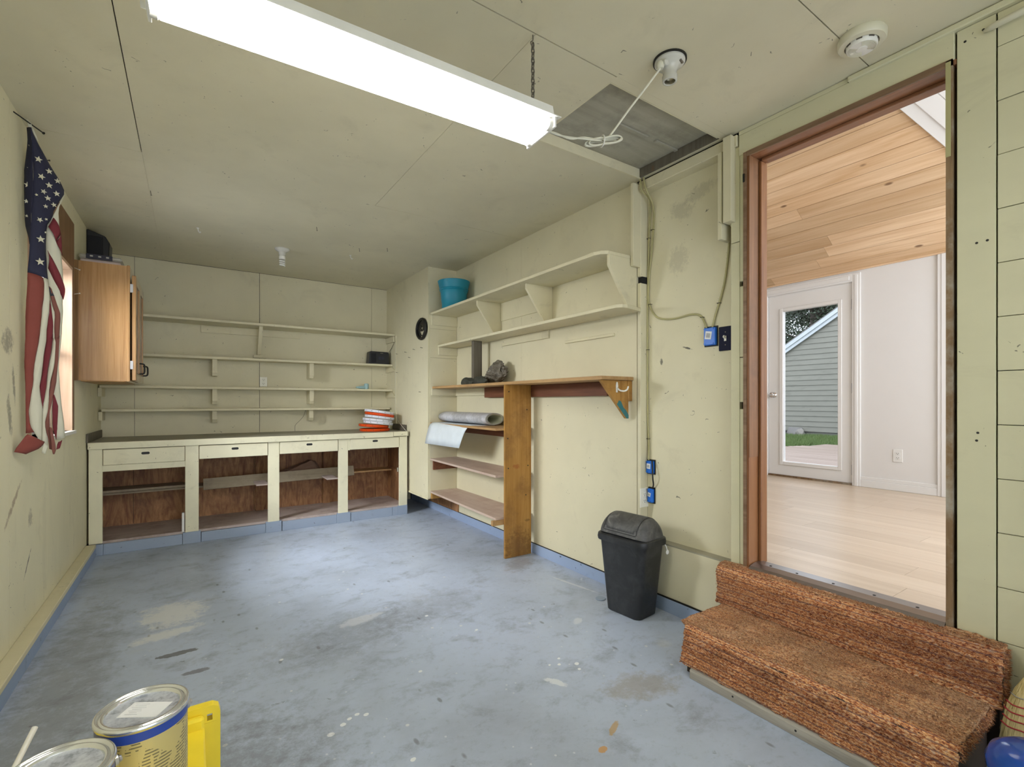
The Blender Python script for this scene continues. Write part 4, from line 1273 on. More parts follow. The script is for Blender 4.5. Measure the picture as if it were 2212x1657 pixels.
# trivet hanging on the chase
tv = thing('trivet', 'round black iron trivet hanging on the cream chase', 'trivet', (1.945, 4.552, 1.945))
bm = BM()
ring = []
for k in range(36):
    a = 2 * PI * k / 36
    ring.append((1.945, 4.552 + 0.116 * math.cos(a), 1.942 + 0.098 * math.sin(a)))
ring.append(ring[0])
tube(bm, ring, 0.015, 10)
fin('ring', bm, M_iron, tv, smooth=True)
bm = BM()
n_ = 30
vs_ = [[None] * n_ for _ in range(n_)]
holes = [((0.0, 0.035), (0.0, 0.035), None)]
def inhole(y, z):
    if abs(z - 0.030) < 0.008 and abs(y) < 0.011: return True
    if -0.014 < z < 0.016 and abs(y) < 0.028 * (z + 0.014) / 0.03: return True
    if -0.066 < z < -0.020 and abs(y) < 0.056 * ((z + 0.066) / 0.046) ** 0.6 and z < -0.026 + abs(y) * 0.35: return True
    if -0.092 < z < -0.068 and abs(y) < 0.042 * (z + 0.092) / 0.024 and z < -0.074 + abs(y) * 0.4: return True
    return False
st = 0.004
for i in range(-28, 29):
    for j in range(-24, 25):
        y, z = i * st, j * st
        if (y / 0.112) ** 2 + (z / 0.094) ** 2 > 1 or inhole(y + st / 2, z + st / 2):
            continue
        p = [bm.verts.new((1.952, 4.552 + y + a, 1.942 + z + e)) for a, e in ((0, 0), (st, 0), (st, st), (0, st))]
        bm.faces.new(p)
bmesh.ops.remove_doubles(bm, verts=bm.verts[:], dist=0.0004)
fin('pierced_plate', bm, M_iron, tv, solid=0.005)
fin('hook', tube(BM(), [(1.960, 4.56, 2.035), (1.945, 4.56, 2.04), (1.94, 4.56, 2.03)], 0.003, 6), M_rust, tv)

# ================================================================ DOUBLE SHELF HIGH ON THE RIGHT WALL
ds = thing('double_wall_shelf', 'cream two-tier wall shelf with triangular dividers high on the right wall', 'shelf', (2.14, 3.2, 1.75))
bm = BM()
prism(bm, [(x, y, 2.067) for x, y in ((1.980, 4.410), (1.980, 2.085), (1.995, 2.045), (2.03, 2.015), (2.20, 2.011), (2.273, 2.011), (2.273, 4.410))], (0, 0, 0.021))
fin('top_board', bm, M_shelf, ds, bev=0.002)
bm = BM()
prism(bm, [(x, y, 1.750) for x, y in ((2.060, 4.410), (2.060, 1.985), (2.085, 1.955), (2.12, 1.95), (2.269, 1.98), (2.269, 4.410))], (0, 0, 0.021))
fin('lower_board', bm, M_shelf, ds, bev=0.002)
for y in (2.84, 3.56):
    bm = BM()
    prism(bm, [(2.032, y, 2.067), (2.032, y, 2.028), (2.215, y, 1.771), (2.273, y, 1.771), (2.273, y, 2.067)], (0, 0.02, 0))
    fin('divider', bm, M_shelf, ds, bev=0.0015)
bm = BM()
prism(bm, [(2.035, 2.012, 2.067), (2.035, 2.012, 2.005), (2.195, 2.012, 1.771), (2.273, 2.012, 1.771), (2.273, 2.012, 2.067)], (0, 0.02, 0))
fin('end_panel', bm, M_shelf, ds, bev=0.0015)
fin('back_batten', box(2.266, 2.2745, 2.865, 3.555, 1.910, 2.066), M_wall, ds)
fin('lower_batten', box(2.258, 2.2745, 2.875, 3.535, 1.688, 1.749), M_shelf, ds, bev=0.001)
for z0, z1 in ((1.968, 2.066), (1.672, 1.749)):
    fin('end_cleat', box(1.99 if z0 > 1.9 else 2.065, 2.272, 4.395, 4.4115, z0, z1), M_wall, ds, bev=0.001)
fin('wall_strip', box(2.262, 2.2745, 2.20, 2.685, 1.626, 1.644), M_shelf, label='short cream wooden strip nailed to the right wall under the double shelf', cat='strip', origin=(2.27, 2.44, 1.63), bev=0.002)

bk = thing('bucket', 'flared turquoise plastic bucket on the left end of the high shelf', 'bucket', (2.118, 4.17, 2.089))
prof = [(0.112, 0.0), (0.118, 0.004), (0.122, 0.035), (0.120, 0.038), (0.128, 0.10), (0.134, 0.17), (0.142, 0.178), (0.138, 0.186), (0.147, 0.194), (0.143, 0.202), (0.150, 0.225), (0.160, 0.262), (0.163, 0.272), (0.160, 0.274)]
prof = [(r * 0.955, z) for r, z in prof]
bm = BM()
lathe(bm, prof + [(r - 0.004, z) for r, z in prof[::-1] if z > 0.003], (2.118, 4.17, 2.089), 48)
fin('body', bm, M_turq, bk, smooth='auto')
fin('bottom', lathe(BM(), [(0.106, 0.0), (0.106, 0.006)], (2.118, 4.17, 2.092), 40), M_turq, bk)

# ================================================================ WOODEN SHELVING UNIT ON THE RIGHT WALL
su = thing('shelving_unit', 'amber wooden work shelf with an upright board and three lower shelves on the right wall', 'shelf', (2.14, 3.2, 0))
fin('upright_board', box(1.995, 2.242, 3.070, 3.090, 0.0, 1.332), M_fir, su, bev=0.0015)
fin('work_shelf', box(2.000, 2.272, 2.040, 4.411, 1.333, 1.355), M_firy, su, bev=0.002)
fin('cleat', box(2.236, 2.2745, 2.231, 3.069, 1.240, 1.332), M_redw, su, label='red-brown cleat', bev=0.002)
fin('cleat', box(2.236, 2.2745, 3.091, 3.794, 1.240, 1.332), M_redw, su, label='red-brown cleat', bev=0.004)
fin('cleat', box(2.255, 2.2745, 3.797, 4.411, 1.262, 1.332), M_shelf, su, label='cream-painted cleat', bev=0.002)
fin('end_cleat', box(1.990, 2.272, 4.395, 4.4115, 1.266, 1.332), M_wall, su, label='cream-painted cleat', bev=0.002)
bm = BM()
prism(bm, [(2.010, 2.060, 1.332), (2.250, 2.060, 1.332), (2.250, 2.060, 1.098), (2.232, 2.060, 1.098)], (0, 0.022, 0))
fin('end_bracket', bm, M_fir, su, bev=0.002)
fin('bracket_strip', box(2.240, 2.2745, 2.052, 2.085, 1.205, 1.332), M_fir, su, bev=0.003)
bm = BM()
prism(bm, [(2.148, 2.0592, 1.186), (2.231, 2.0592, 1.0985), (2.249, 2.0592, 1.0985), (2.249, 2.0592, 1.120), (2.226, 2.0592, 1.150), (2.205, 2.0592, 1.165), (2.182, 2.0592, 1.205), (2.165, 2.0592, 1.21)], (0, 0.0006, 0))
fin('paint_smear', bm, M_teal, su, label='teal paint smear on the bracket')
for zt, mt in ((0.998, M_firy), (0.640, M_ply), (0.315, M_ply)):
    bm = BM()
    prism(bm, [(1.978, 4.410, zt - 0.018), (1.928, 3.100, zt - 0.018), (2.250, 3.100, zt - 0.018), (2.272, 3.30, zt - 0.018), (2.272, 4.410, zt - 0.018)], (0, 0, 0.018))
    fin('lower_shelf', bm, mt, su, bev=0.001)
fin('cleat', box(2.238, 2.2745, 3.165, 4.411, 0.900, 0.979), M_redw, su, label='red-brown cleat', bev=0.002)
fin('cleat', box(2.005, 2.272, 4.390, 4.4115, 0.525, 0.621), M_redw, su, label='red-brown cleat', bev=0.002)
fin('cleat', box(1.985, 2.272, 4.388, 4.4115, 0.238, 0.296), M_fir, su, bev=0.002)
fin('cleat', box(1.898, 2.242, 3.0915, 3.12, 0.258, 0.2965), M_firy, su, bev=0.002)
for yy, zz_ in ((2.03, 1.28), (2.20, 1.14), (2.02, 0.92), (2.21, 0.70), (2.025, 0.69), (2.19, 0.47)):
    bm = BM()
    lathe(bm, [(0.006, 0), (0.005, 0.0012)], (yy, 3.0705, zz_), 10, Matrix.Rotation(PI / 2, 3, 'X'))
    fin('screw_head', bm, M_slot, su)
hk = thing('coat_hook', 'white coat hook screwed to the triangular shelf bracket', 'hook', (2.145, 2.06, 1.295))
bm = BM()
prism(bm, [(2.138, 2.0555, 1.258), (2.152, 2.0555, 1.258), (2.156, 2.0555, 1.30), (2.152, 2.0555, 1.318), (2.146, 2.0555, 1.324), (2.140, 2.0555, 1.318), (2.136, 2.0555, 1.30)], (0, 0.0042, 0))
fin('plate', bm, M_enam, hk, bev=0.0015)
fin('prong', tube(BM(), [(2.146, 2.055, 1.285), (2.148, 2.035, 1.270), (2.160, 2.012, 1.266), (2.172, 2.0, 1.275), (2.178, 1.997, 1.294)], 0.0052, 8, 5), M_enam, hk, smooth=True)

# things on the work shelf
fin('weathered_post', box(2.100, 2.190, 3.750, 3.790, 1.3555, 1.7495), M_weath, label='weathered grey post standing between the work shelf and the double shelf', cat='post', origin=(2.145, 3.77, 1.3555), bev=0.004)
bm = BM()
for c_, r_, sd in (((2.045, 3.74, 1.375), (0.040, 0.115, 0.040), 3), ((2.050, 3.56, 1.378), (0.042, 0.13, 0.044), 6)):
    rock(bm, c_, r_, sd, 4, 0.5)
zmin = min(v_.co.z for v_ in bm.verts)
bmesh.ops.translate(bm, verts=bm.verts[:], vec=(0, 0, 1.3555 - zmin))
fin('rock', bm, M_rock, label='long low blackish rock at the foot of the weathered post', cat='rock', origin=(2.05, 3.62, 1.3555))
bm = BM()
ret = bmesh.ops.create_icosphere(bm, subdivisions=4, radius=1.0)
rr = random.Random(12)
for vv in bm.verts:
    p = vv.co
    t = (p.z + 1) / 2
    k = 1.0 - 0.62 * t ** 1.2
    x, y = p.x * 0.085 * k, p.y * 0.155 * k - 0.055 * t
    z = t * 0.205
    n_ = 0.012 * math.sin(9 * p.x + 3 * p.z) + 0.010 * math.cos(11 * p.y + 5 * p.z) + 0.006 * math.sin(23 * p.z + 13 * p.x)
    vv.co = Vector((2.165 + x + n_ * p.x, 3.50 + y + n_ * p.y * 1.5, 1.3555 + max(0, z + n_ * 0.6 * (t > 0.1))))
for d_, k_ in ((Vector((-0.8, -0.2, 0.55)).normalized(), 0.082), (Vector((-0.5, 0.6, 0.6)).normalized(), 0.105), (Vector((-0.6, -0.75, 0.2)).normalized(), 0.10)):
    for vv in bm.verts:
        q = vv.co - Vector((2.165, 3.48, 1.40))
        t = q.dot(d_)
        if t > k_:
            vv.co -= d_ * (t - k_) * 0.92
zmin = min(v_.co.z for v_ in bm.verts)
bmesh.ops.translate(bm, verts=bm.verts[:], vec=(0, 0, 1.3555 - zmin))
fin('rock', bm, M_rock2, label='peaked shiny brown rock on the work shelf', cat='rock', origin=(2.16, 3.48, 1.3555))

# roll of sheet vinyl with its loose end hanging over the shelf
vr = thing('vinyl_roll', 'roll of grey stone-print vinyl with a pale loose end hanging over the shelf front', 'vinyl roll', (2.14, 3.9, 0.999))
bm = BM()
Y0, Y1 = 3.47, 4.375
path = []
for k in range(76):
    a = -PI / 2 - 2 * PI * 2.6 * k / 75
    f_ = 1.0 - 0.23 * k / 75
    path.append((2.150 + 0.094 * f_ * math.cos(a), 1.0545 + 0.052 * f_ * math.sin(a)))
NY = 12
rows = []
for (x, z) in path:
    rows.append([bm.verts.new((x, Y0 + (Y1 - Y0) * j / NY, z)) for j in range(NY + 1)])
for i in range(len(rows) - 1):
    for j in range(NY):
        bm.faces.new((rows[i][j], rows[i][j + 1], rows[i + 1][j + 1], rows[i + 1][j]))
fin('rolled_sheet', bm, M_vinyl, vr, smooth=True, solid=0.003)
bm = BM()
rows = []
for (x, z) in path[::1]:
    rows.append([bm.verts.new((2.150 + (x - 2.150) * 0.965, Y0 - 0.001 + 0.93 * j / 2, 1.0545 + (z - 1.0545) * 0.935)) for j in range(3)])
for i in range(len(rows) - 1):
    for j in range(2):
        bm.faces.new((rows[i][j], rows[i][j + 1], rows[i + 1][j + 1], rows[i + 1][j]))
fin('sheet_backing', bm, M_vedge, vr, smooth=True, solid=0.0012)
bm = BM()
prof = [(2.16, 1.0005, 3.50, 4.33), (2.06, 1.0005, 3.545, 4.335), (2.00, 1.001, 3.57, 4.34), (1.972, 0.998, 3.58, 4.345), (1.953, 0.985, 3.59, 4.35), (1.942, 0.962, 3.60, 4.36), (1.936, 0.92, 3.625, 4.375), (1.931, 0.86, 3.66, 4.40), (1.928, 0.79, 3.70, 4.425)]
rows = []
for x, z, a, e in prof:
    rows.append([bm.verts.new((x, a + (e - a) * j / 10, z + (0.010 * (1 - j / 10) if z < 0.95 else 0))) for j in range(11)])
for i in range(len(rows) - 1):
    for j in range(10):
        bm.faces.new((rows[i][j], rows[i][j + 1], rows[i + 1][j + 1], rows[i + 1][j]))
fin('loose_end', bm, M_vback, vr, label='pale blue-white loose end of the sheet', smooth=True, solid=0.002)

# ================================================================ OAK WALL CABINET ON THE LEFT WALL
oc = thing('wall_cabinet', 'golden oak wall cabinet with panelled doors hung on the left wall', 'cabinet', (-0.52, 4.78, 1.345))
fin('body', box(-0.668, -0.385, 4.44, 5.12, 1.350, 2.186), M_oak, oc)
fin('face_frame', box(-0.385, -0.366, 4.438, 5.12, 1.348, 2.192), M_oak, oc, bev=0.003)
fin('scribe_strip', box(-0.6695, -0.648, 4.434, 4.44, 1.350, 2.186), M_oakd, oc)
fin('bottom_panel', box(-0.64, -0.395, 4.47, 5.10, 1.3455, 1.350), M_fir, oc)
for y0, y1 in ((4.452, 4.778), (4.784, 5.112)):
    d = fin('door', box(-0.352, -0.342, y0 + 0.05, y1 - 0.05, 1.41, 2.07), M_oakd, oc)
    for a in ((y0, y0 + 0.055, 1.358, 2.125), (y1 - 0.055, y1, 1.358, 2.125), (y0 + 0.055, y1 - 0.055, 1.358, 1.42), (y0 + 0.055, y1 - 0.055, 2.063, 2.125)):
        fin('door_rail', box(-0.358, -0.332, *a), M_oak, d, bev=0.003)
    for z in (1.47, 2.03):
        fin('hinge', box(-0.366, -0.350, y0 + 0.0 - 0.004, y0 + 0.012, z - 0.03, z + 0.03), M_metal, d)
    hp = tube(BM(), [(-0.332, y1 - 0.03, 1.50), (-0.306, y1 - 0.03, 1.495), (-0.302, y1 - 0.03, 1.46), (-0.306, y1 - 0.03, 1.425), (-0.332, y1 - 0.03, 1.42)], 0.006, 8, 4)
    fin('pull', hp, M_iron, d, smooth=True)
t = thing('storage_tray', 'flat lidded plastic tray lying on top of the oak cabinet', 'tray', (-0.53, 4.62, 2.187))
fin('base', box(-0.648, -0.425, 4.50, 4.78, 2.1925, 2.218), M_pinkt, t, bev=0.006)
fin('lid', box(-0.655, -0.418, 4.49, 4.79, 2.219, 2.250), M_clear, t, bev=0.010)
fin('label_holder', box(-0.615, -0.47, 4.484, 4.490, 2.218, 2.252), M_navys, t, bev=0.001)
for xx in (-0.585, -0.54, -0.497):
    fin('label_window', box(xx - 0.008, xx + 0.008, 4.4825, 4.4842, 2.232, 2.242), M_clear, t)
sp_ = thing('speaker', 'black loudspeaker at the ceiling corner above the oak cabinet', 'speaker', (-0.60, 4.97, 2.187))
bm = BM()
prism(bm, [(-0.668, 4.90, 2.1925), (-0.560, 4.90, 2.1925), (-0.535, 4.90, 2.33), (-0.530, 4.90, 2.45), (-0.557, 4.90, 2.50), (-0.668, 4.90, 2.54)], (0, 0.16, 0))
fin('cabinet', bm, M_blackp, sp_, bev=0.006)
fin('grille_cloth', box(-0.660, -0.570, 4.893, 4.90, 2.24, 2.49), M_blackc, sp_, bev=0.003)
# ================================================================ FLAG (fold outlines: left edge x,y,z then right edge x,y,z, top to bottom)
FLAG = {
 'header': [(-0.667,3.173,2.544,-0.664,3.163,2.540), (-0.663,3.175,2.531,-0.654,3.170,2.534), (-0.659,3.178,2.518,-0.646,3.175,2.524), (-0.656,3.180,2.504,-0.642,3.178,2.507)],
 'canton_side': [(-0.660,3.202,2.514,-0.640,3.167,2.505), (-0.659,3.203,2.486,-0.638,3.168,2.477), (-0.658,3.203,2.457,-0.637,3.169,2.449), (-0.659,3.202,2.426,-0.635,3.170,2.420), (-0.661,3.201,2.396,-0.634,3.171,2.392), (-0.663,3.200,2.365,-0.633,3.172,2.363), (-0.665,3.198,2.335,-0.632,3.172,2.334), (-0.667,3.197,2.305,-0.632,3.173,2.305), (-0.667,3.197,2.275,-0.632,3.173,2.276), (-0.668,3.196,2.245,-0.632,3.172,2.246), (-0.668,3.196,2.216,-0.633,3.172,2.216), (-0.668,3.196,2.186,-0.634,3.171,2.187), (-0.668,3.196,2.157,-0.635,3.170,2.157), (-0.667,3.197,2.128,-0.637,3.169,2.127), (-0.666,3.197,2.099,-0.638,3.168,2.097), (-0.665,3.198,2.070,-0.638,3.168,2.068), (-0.663,3.199,2.041,-0.639,3.168,2.038), (-0.659,3.203,2.015,-0.640,3.167,2.009), (-0.654,3.206,1.988,-0.641,3.166,1.979), (-0.652,3.207,1.959,-0.642,3.165,1.949)],
 'canton_front': [(-0.640,3.167,2.505,-0.642,3.184,2.507), (-0.639,3.168,2.485,-0.636,3.188,2.489), (-0.637,3.169,2.465,-0.630,3.192,2.471), (-0.636,3.170,2.444,-0.623,3.197,2.453), (-0.635,3.170,2.424,-0.616,3.202,2.437), (-0.635,3.171,2.404,-0.608,3.208,2.421), (-0.634,3.171,2.383,-0.600,3.213,2.404), (-0.633,3.172,2.363,-0.592,3.218,2.387), (-0.632,3.172,2.342,-0.585,3.224,2.370), (-0.632,3.173,2.321,-0.577,3.229,2.353), (-0.632,3.173,2.300,-0.569,3.235,2.336), (-0.632,3.173,2.279,-0.560,3.241,2.319), (-0.632,3.172,2.258,-0.552,3.247,2.302), (-0.633,3.172,2.237,-0.544,3.252,2.284), (-0.633,3.172,2.216,-0.537,3.257,2.265), (-0.634,3.171,2.194,-0.537,3.257,2.243), (-0.635,3.171,2.173,-0.546,3.251,2.217), (-0.636,3.170,2.151,-0.555,3.245,2.192), (-0.637,3.169,2.130,-0.564,3.238,2.167), (-0.638,3.168,2.109,-0.572,3.233,2.142), (-0.638,3.168,2.088,-0.575,3.231,2.116), (-0.638,3.168,2.067,-0.582,3.225,2.092), (-0.639,3.168,2.046,-0.592,3.219,2.068), (-0.640,3.167,2.024,-0.594,3.217,2.044), (-0.640,3.167,2.003,-0.595,3.217,2.019), (-0.641,3.166,1.982,-0.595,3.216,1.994), (-0.642,3.165,1.961,-0.596,3.216,1.970), (-0.643,3.165,1.939,-0.596,3.216,1.945), (-0.644,3.164,1.918,-0.596,3.216,1.920), (-0.645,3.164,1.897,-0.595,3.217,1.896), (-0.646,3.163,1.876,-0.594,3.217,1.872), (-0.647,3.162,1.855,-0.593,3.218,1.848), (-0.648,3.161,1.834,-0.591,3.219,1.824), (-0.649,3.161,1.813,-0.589,3.221,1.800)],
 'edge_binding': [(-0.643,3.186,2.511,-0.641,3.187,2.513), (-0.643,3.186,2.493,-0.637,3.190,2.498), (-0.638,3.189,2.479,-0.633,3.192,2.484), (-0.632,3.193,2.467,-0.629,3.195,2.470), (-0.626,3.197,2.455,-0.625,3.198,2.456)],
 'red_a': [(-0.649,3.161,1.813,-0.601,3.191,1.802), (-0.650,3.160,1.786,-0.598,3.193,1.777), (-0.650,3.160,1.760,-0.598,3.193,1.751), (-0.651,3.159,1.733,-0.599,3.192,1.725), (-0.652,3.159,1.707,-0.600,3.191,1.698), (-0.653,3.158,1.681,-0.602,3.190,1.672), (-0.653,3.158,1.654,-0.604,3.189,1.645), (-0.654,3.157,1.628,-0.605,3.187,1.619), (-0.655,3.157,1.602,-0.607,3.186,1.593), (-0.655,3.156,1.575,-0.609,3.185,1.566), (-0.656,3.156,1.549,-0.611,3.184,1.540), (-0.656,3.156,1.523,-0.613,3.182,1.514), (-0.656,3.156,1.497,-0.615,3.180,1.488), (-0.657,3.155,1.470,-0.618,3.179,1.462), (-0.657,3.155,1.444,-0.621,3.177,1.436), (-0.657,3.155,1.418,-0.624,3.175,1.410), (-0.658,3.155,1.392,-0.627,3.173,1.384), (-0.658,3.155,1.366,-0.629,3.171,1.359), (-0.657,3.155,1.340,-0.631,3.170,1.333), (-0.657,3.155,1.314,-0.631,3.169,1.307), (-0.656,3.156,1.288,-0.633,3.168,1.281), (-0.656,3.156,1.261,-0.636,3.166,1.256), (-0.655,3.156,1.235,-0.638,3.165,1.231), (-0.655,3.157,1.209,-0.640,3.163,1.205), (-0.654,3.157,1.183,-0.643,3.162,1.180), (-0.654,3.157,1.157,-0.645,3.160,1.154), (-0.654,3.157,1.131,-0.643,3.161,1.129), (-0.654,3.157,1.104,-0.642,3.162,1.103), (-0.654,3.157,1.078,-0.638,3.165,1.079), (-0.655,3.157,1.052,-0.629,3.171,1.056)],
 'white_a': [(-0.601,3.191,1.802,-0.587,3.210,1.798), (-0.598,3.193,1.775,-0.586,3.211,1.771), (-0.598,3.192,1.748,-0.584,3.212,1.745), (-0.599,3.192,1.719,-0.582,3.213,1.718), (-0.601,3.191,1.691,-0.582,3.213,1.690), (-0.603,3.189,1.663,-0.583,3.213,1.663), (-0.604,3.188,1.635,-0.584,3.212,1.636), (-0.606,3.187,1.607,-0.586,3.211,1.608), (-0.608,3.186,1.579,-0.588,3.209,1.580), (-0.610,3.184,1.551,-0.591,3.208,1.553), (-0.612,3.183,1.523,-0.592,3.207,1.526), (-0.615,3.181,1.495,-0.593,3.206,1.498), (-0.618,3.179,1.468,-0.596,3.204,1.471), (-0.621,3.177,1.440,-0.599,3.202,1.444), (-0.624,3.175,1.412,-0.601,3.200,1.417), (-0.627,3.173,1.385,-0.602,3.199,1.390), (-0.630,3.171,1.358,-0.604,3.198,1.363), (-0.631,3.170,1.330,-0.606,3.197,1.336), (-0.631,3.169,1.303,-0.609,3.195,1.309), (-0.633,3.168,1.275,-0.613,3.192,1.282), (-0.637,3.166,1.248,-0.613,3.192,1.256), (-0.639,3.164,1.221,-0.611,3.193,1.229), (-0.641,3.162,1.194,-0.608,3.195,1.202), (-0.644,3.161,1.167,-0.604,3.198,1.176), (-0.644,3.161,1.140,-0.604,3.198,1.149), (-0.642,3.162,1.113,-0.604,3.198,1.122), (-0.640,3.163,1.086,-0.605,3.198,1.095), (-0.631,3.169,1.062,-0.606,3.197,1.068), (-0.622,3.176,1.038,-0.607,3.196,1.041), (-0.612,3.183,1.015,-0.608,3.195,1.014)],
 'red_b': [(-0.581,3.214,1.699,-0.581,3.218,1.694), (-0.582,3.214,1.678,-0.578,3.220,1.670), (-0.583,3.213,1.656,-0.576,3.221,1.646), (-0.584,3.212,1.635,-0.574,3.222,1.621), (-0.586,3.211,1.613,-0.572,3.224,1.597), (-0.588,3.210,1.592,-0.571,3.225,1.572), (-0.589,3.208,1.570,-0.572,3.224,1.547), (-0.591,3.207,1.549,-0.572,3.224,1.522), (-0.592,3.207,1.527,-0.572,3.224,1.497), (-0.593,3.206,1.506,-0.572,3.224,1.513), (-0.594,3.205,1.484,-0.571,3.225,1.538), (-0.597,3.203,1.463,-0.573,3.224,1.514), (-0.599,3.202,1.442,-0.575,3.222,1.489), (-0.601,3.201,1.421,-0.577,3.221,1.464), (-0.602,3.200,1.400,-0.579,3.220,1.439), (-0.603,3.199,1.378,-0.582,3.218,1.414), (-0.604,3.198,1.357,-0.584,3.215,1.390), (-0.606,3.197,1.336,-0.587,3.214,1.365), (-0.608,3.195,1.315,-0.589,3.212,1.340), (-0.611,3.193,1.294,-0.591,3.211,1.316), (-0.614,3.191,1.273,-0.592,3.210,1.291), (-0.612,3.192,1.253,-0.594,3.209,1.266), (-0.611,3.193,1.232,-0.597,3.207,1.242), (-0.609,3.194,1.211,-0.599,3.205,1.218), (-0.607,3.196,1.190,-0.602,3.203,1.193), (-0.604,3.198,1.169,-0.604,3.202,1.169)],
 'white_b': [(-0.579,3.217,1.693,-0.579,3.222,1.693), (-0.577,3.218,1.664,-0.574,3.226,1.669), (-0.575,3.220,1.636,-0.568,3.229,1.646), (-0.573,3.221,1.607,-0.567,3.230,1.620), (-0.571,3.223,1.579,-0.569,3.228,1.594), (-0.571,3.222,1.550,-0.570,3.228,1.567), (-0.572,3.222,1.521,-0.569,3.229,1.541), (-0.572,3.222,1.494,-0.568,3.230,1.515), (-0.571,3.222,1.523,-0.567,3.230,1.489), (-0.571,3.222,1.525,-0.566,3.230,1.463), (-0.574,3.221,1.496,-0.566,3.231,1.437), (-0.576,3.219,1.466,-0.567,3.230,1.410), (-0.578,3.217,1.437,-0.569,3.229,1.384), (-0.582,3.215,1.409,-0.572,3.227,1.358), (-0.585,3.213,1.380,-0.576,3.224,1.332), (-0.588,3.211,1.351,-0.580,3.221,1.307), (-0.590,3.209,1.322,-0.583,3.219,1.281), (-0.592,3.208,1.293,-0.585,3.218,1.255), (-0.594,3.206,1.265,-0.586,3.217,1.229), (-0.597,3.204,1.236,-0.586,3.217,1.203), (-0.600,3.202,1.208,-0.588,3.216,1.177), (-0.603,3.200,1.180,-0.590,3.214,1.152), (-0.604,3.199,1.151,-0.594,3.211,1.127), (-0.604,3.199,1.122,-0.598,3.208,1.102), (-0.605,3.199,1.094,-0.597,3.209,1.076), (-0.606,3.198,1.065,-0.593,3.212,1.051), (-0.607,3.197,1.037,-0.589,3.214,1.025), (-0.608,3.197,1.009,-0.589,3.215,1.000), (-0.603,3.200,0.981,-0.593,3.212,0.975), (-0.598,3.204,0.952,-0.596,3.210,0.950)],
 'red_c': [(-0.585,3.220,1.768,-0.575,3.230,1.744), (-0.584,3.221,1.742,-0.568,3.235,1.719), (-0.581,3.223,1.717,-0.562,3.239,1.693), (-0.577,3.226,1.693,-0.556,3.244,1.668), (-0.572,3.229,1.668,-0.550,3.248,1.642), (-0.568,3.232,1.644,-0.549,3.249,1.613), (-0.568,3.232,1.618,-0.550,3.248,1.584), (-0.570,3.230,1.591,-0.551,3.247,1.555), (-0.570,3.231,1.565,-0.552,3.246,1.526), (-0.569,3.231,1.539,-0.553,3.246,1.497), (-0.568,3.232,1.513,-0.552,3.246,1.525), (-0.567,3.233,1.487,-0.552,3.247,1.531), (-0.567,3.233,1.460,-0.553,3.246,1.502), (-0.567,3.233,1.434,-0.554,3.245,1.473), (-0.568,3.232,1.408,-0.555,3.245,1.444), (-0.570,3.231,1.381,-0.555,3.244,1.415), (-0.573,3.229,1.355,-0.557,3.243,1.386), (-0.577,3.226,1.329,-0.559,3.242,1.357), (-0.581,3.223,1.304,-0.561,3.240,1.329), (-0.583,3.221,1.278,-0.563,3.239,1.300), (-0.586,3.219,1.252,-0.567,3.236,1.272), (-0.586,3.219,1.226,-0.571,3.233,1.243), (-0.586,3.219,1.200,-0.575,3.230,1.215), (-0.589,3.218,1.174,-0.579,3.228,1.187), (-0.591,3.216,1.148,-0.583,3.225,1.159), (-0.595,3.213,1.123,-0.584,3.224,1.131), (-0.599,3.210,1.098,-0.584,3.224,1.102), (-0.597,3.212,1.073,-0.584,3.224,1.074), (-0.593,3.214,1.047,-0.580,3.227,1.046), (-0.589,3.217,1.022,-0.577,3.229,1.017), (-0.587,3.219,0.996,-0.574,3.231,0.989), (-0.585,3.220,0.970,-0.572,3.233,0.960)],
 'blue_back': [(-0.586,3.214,1.766,-0.585,3.215,1.767), (-0.584,3.216,1.751,-0.579,3.219,1.752), (-0.583,3.217,1.736,-0.574,3.223,1.738), (-0.581,3.218,1.720,-0.568,3.227,1.724)],
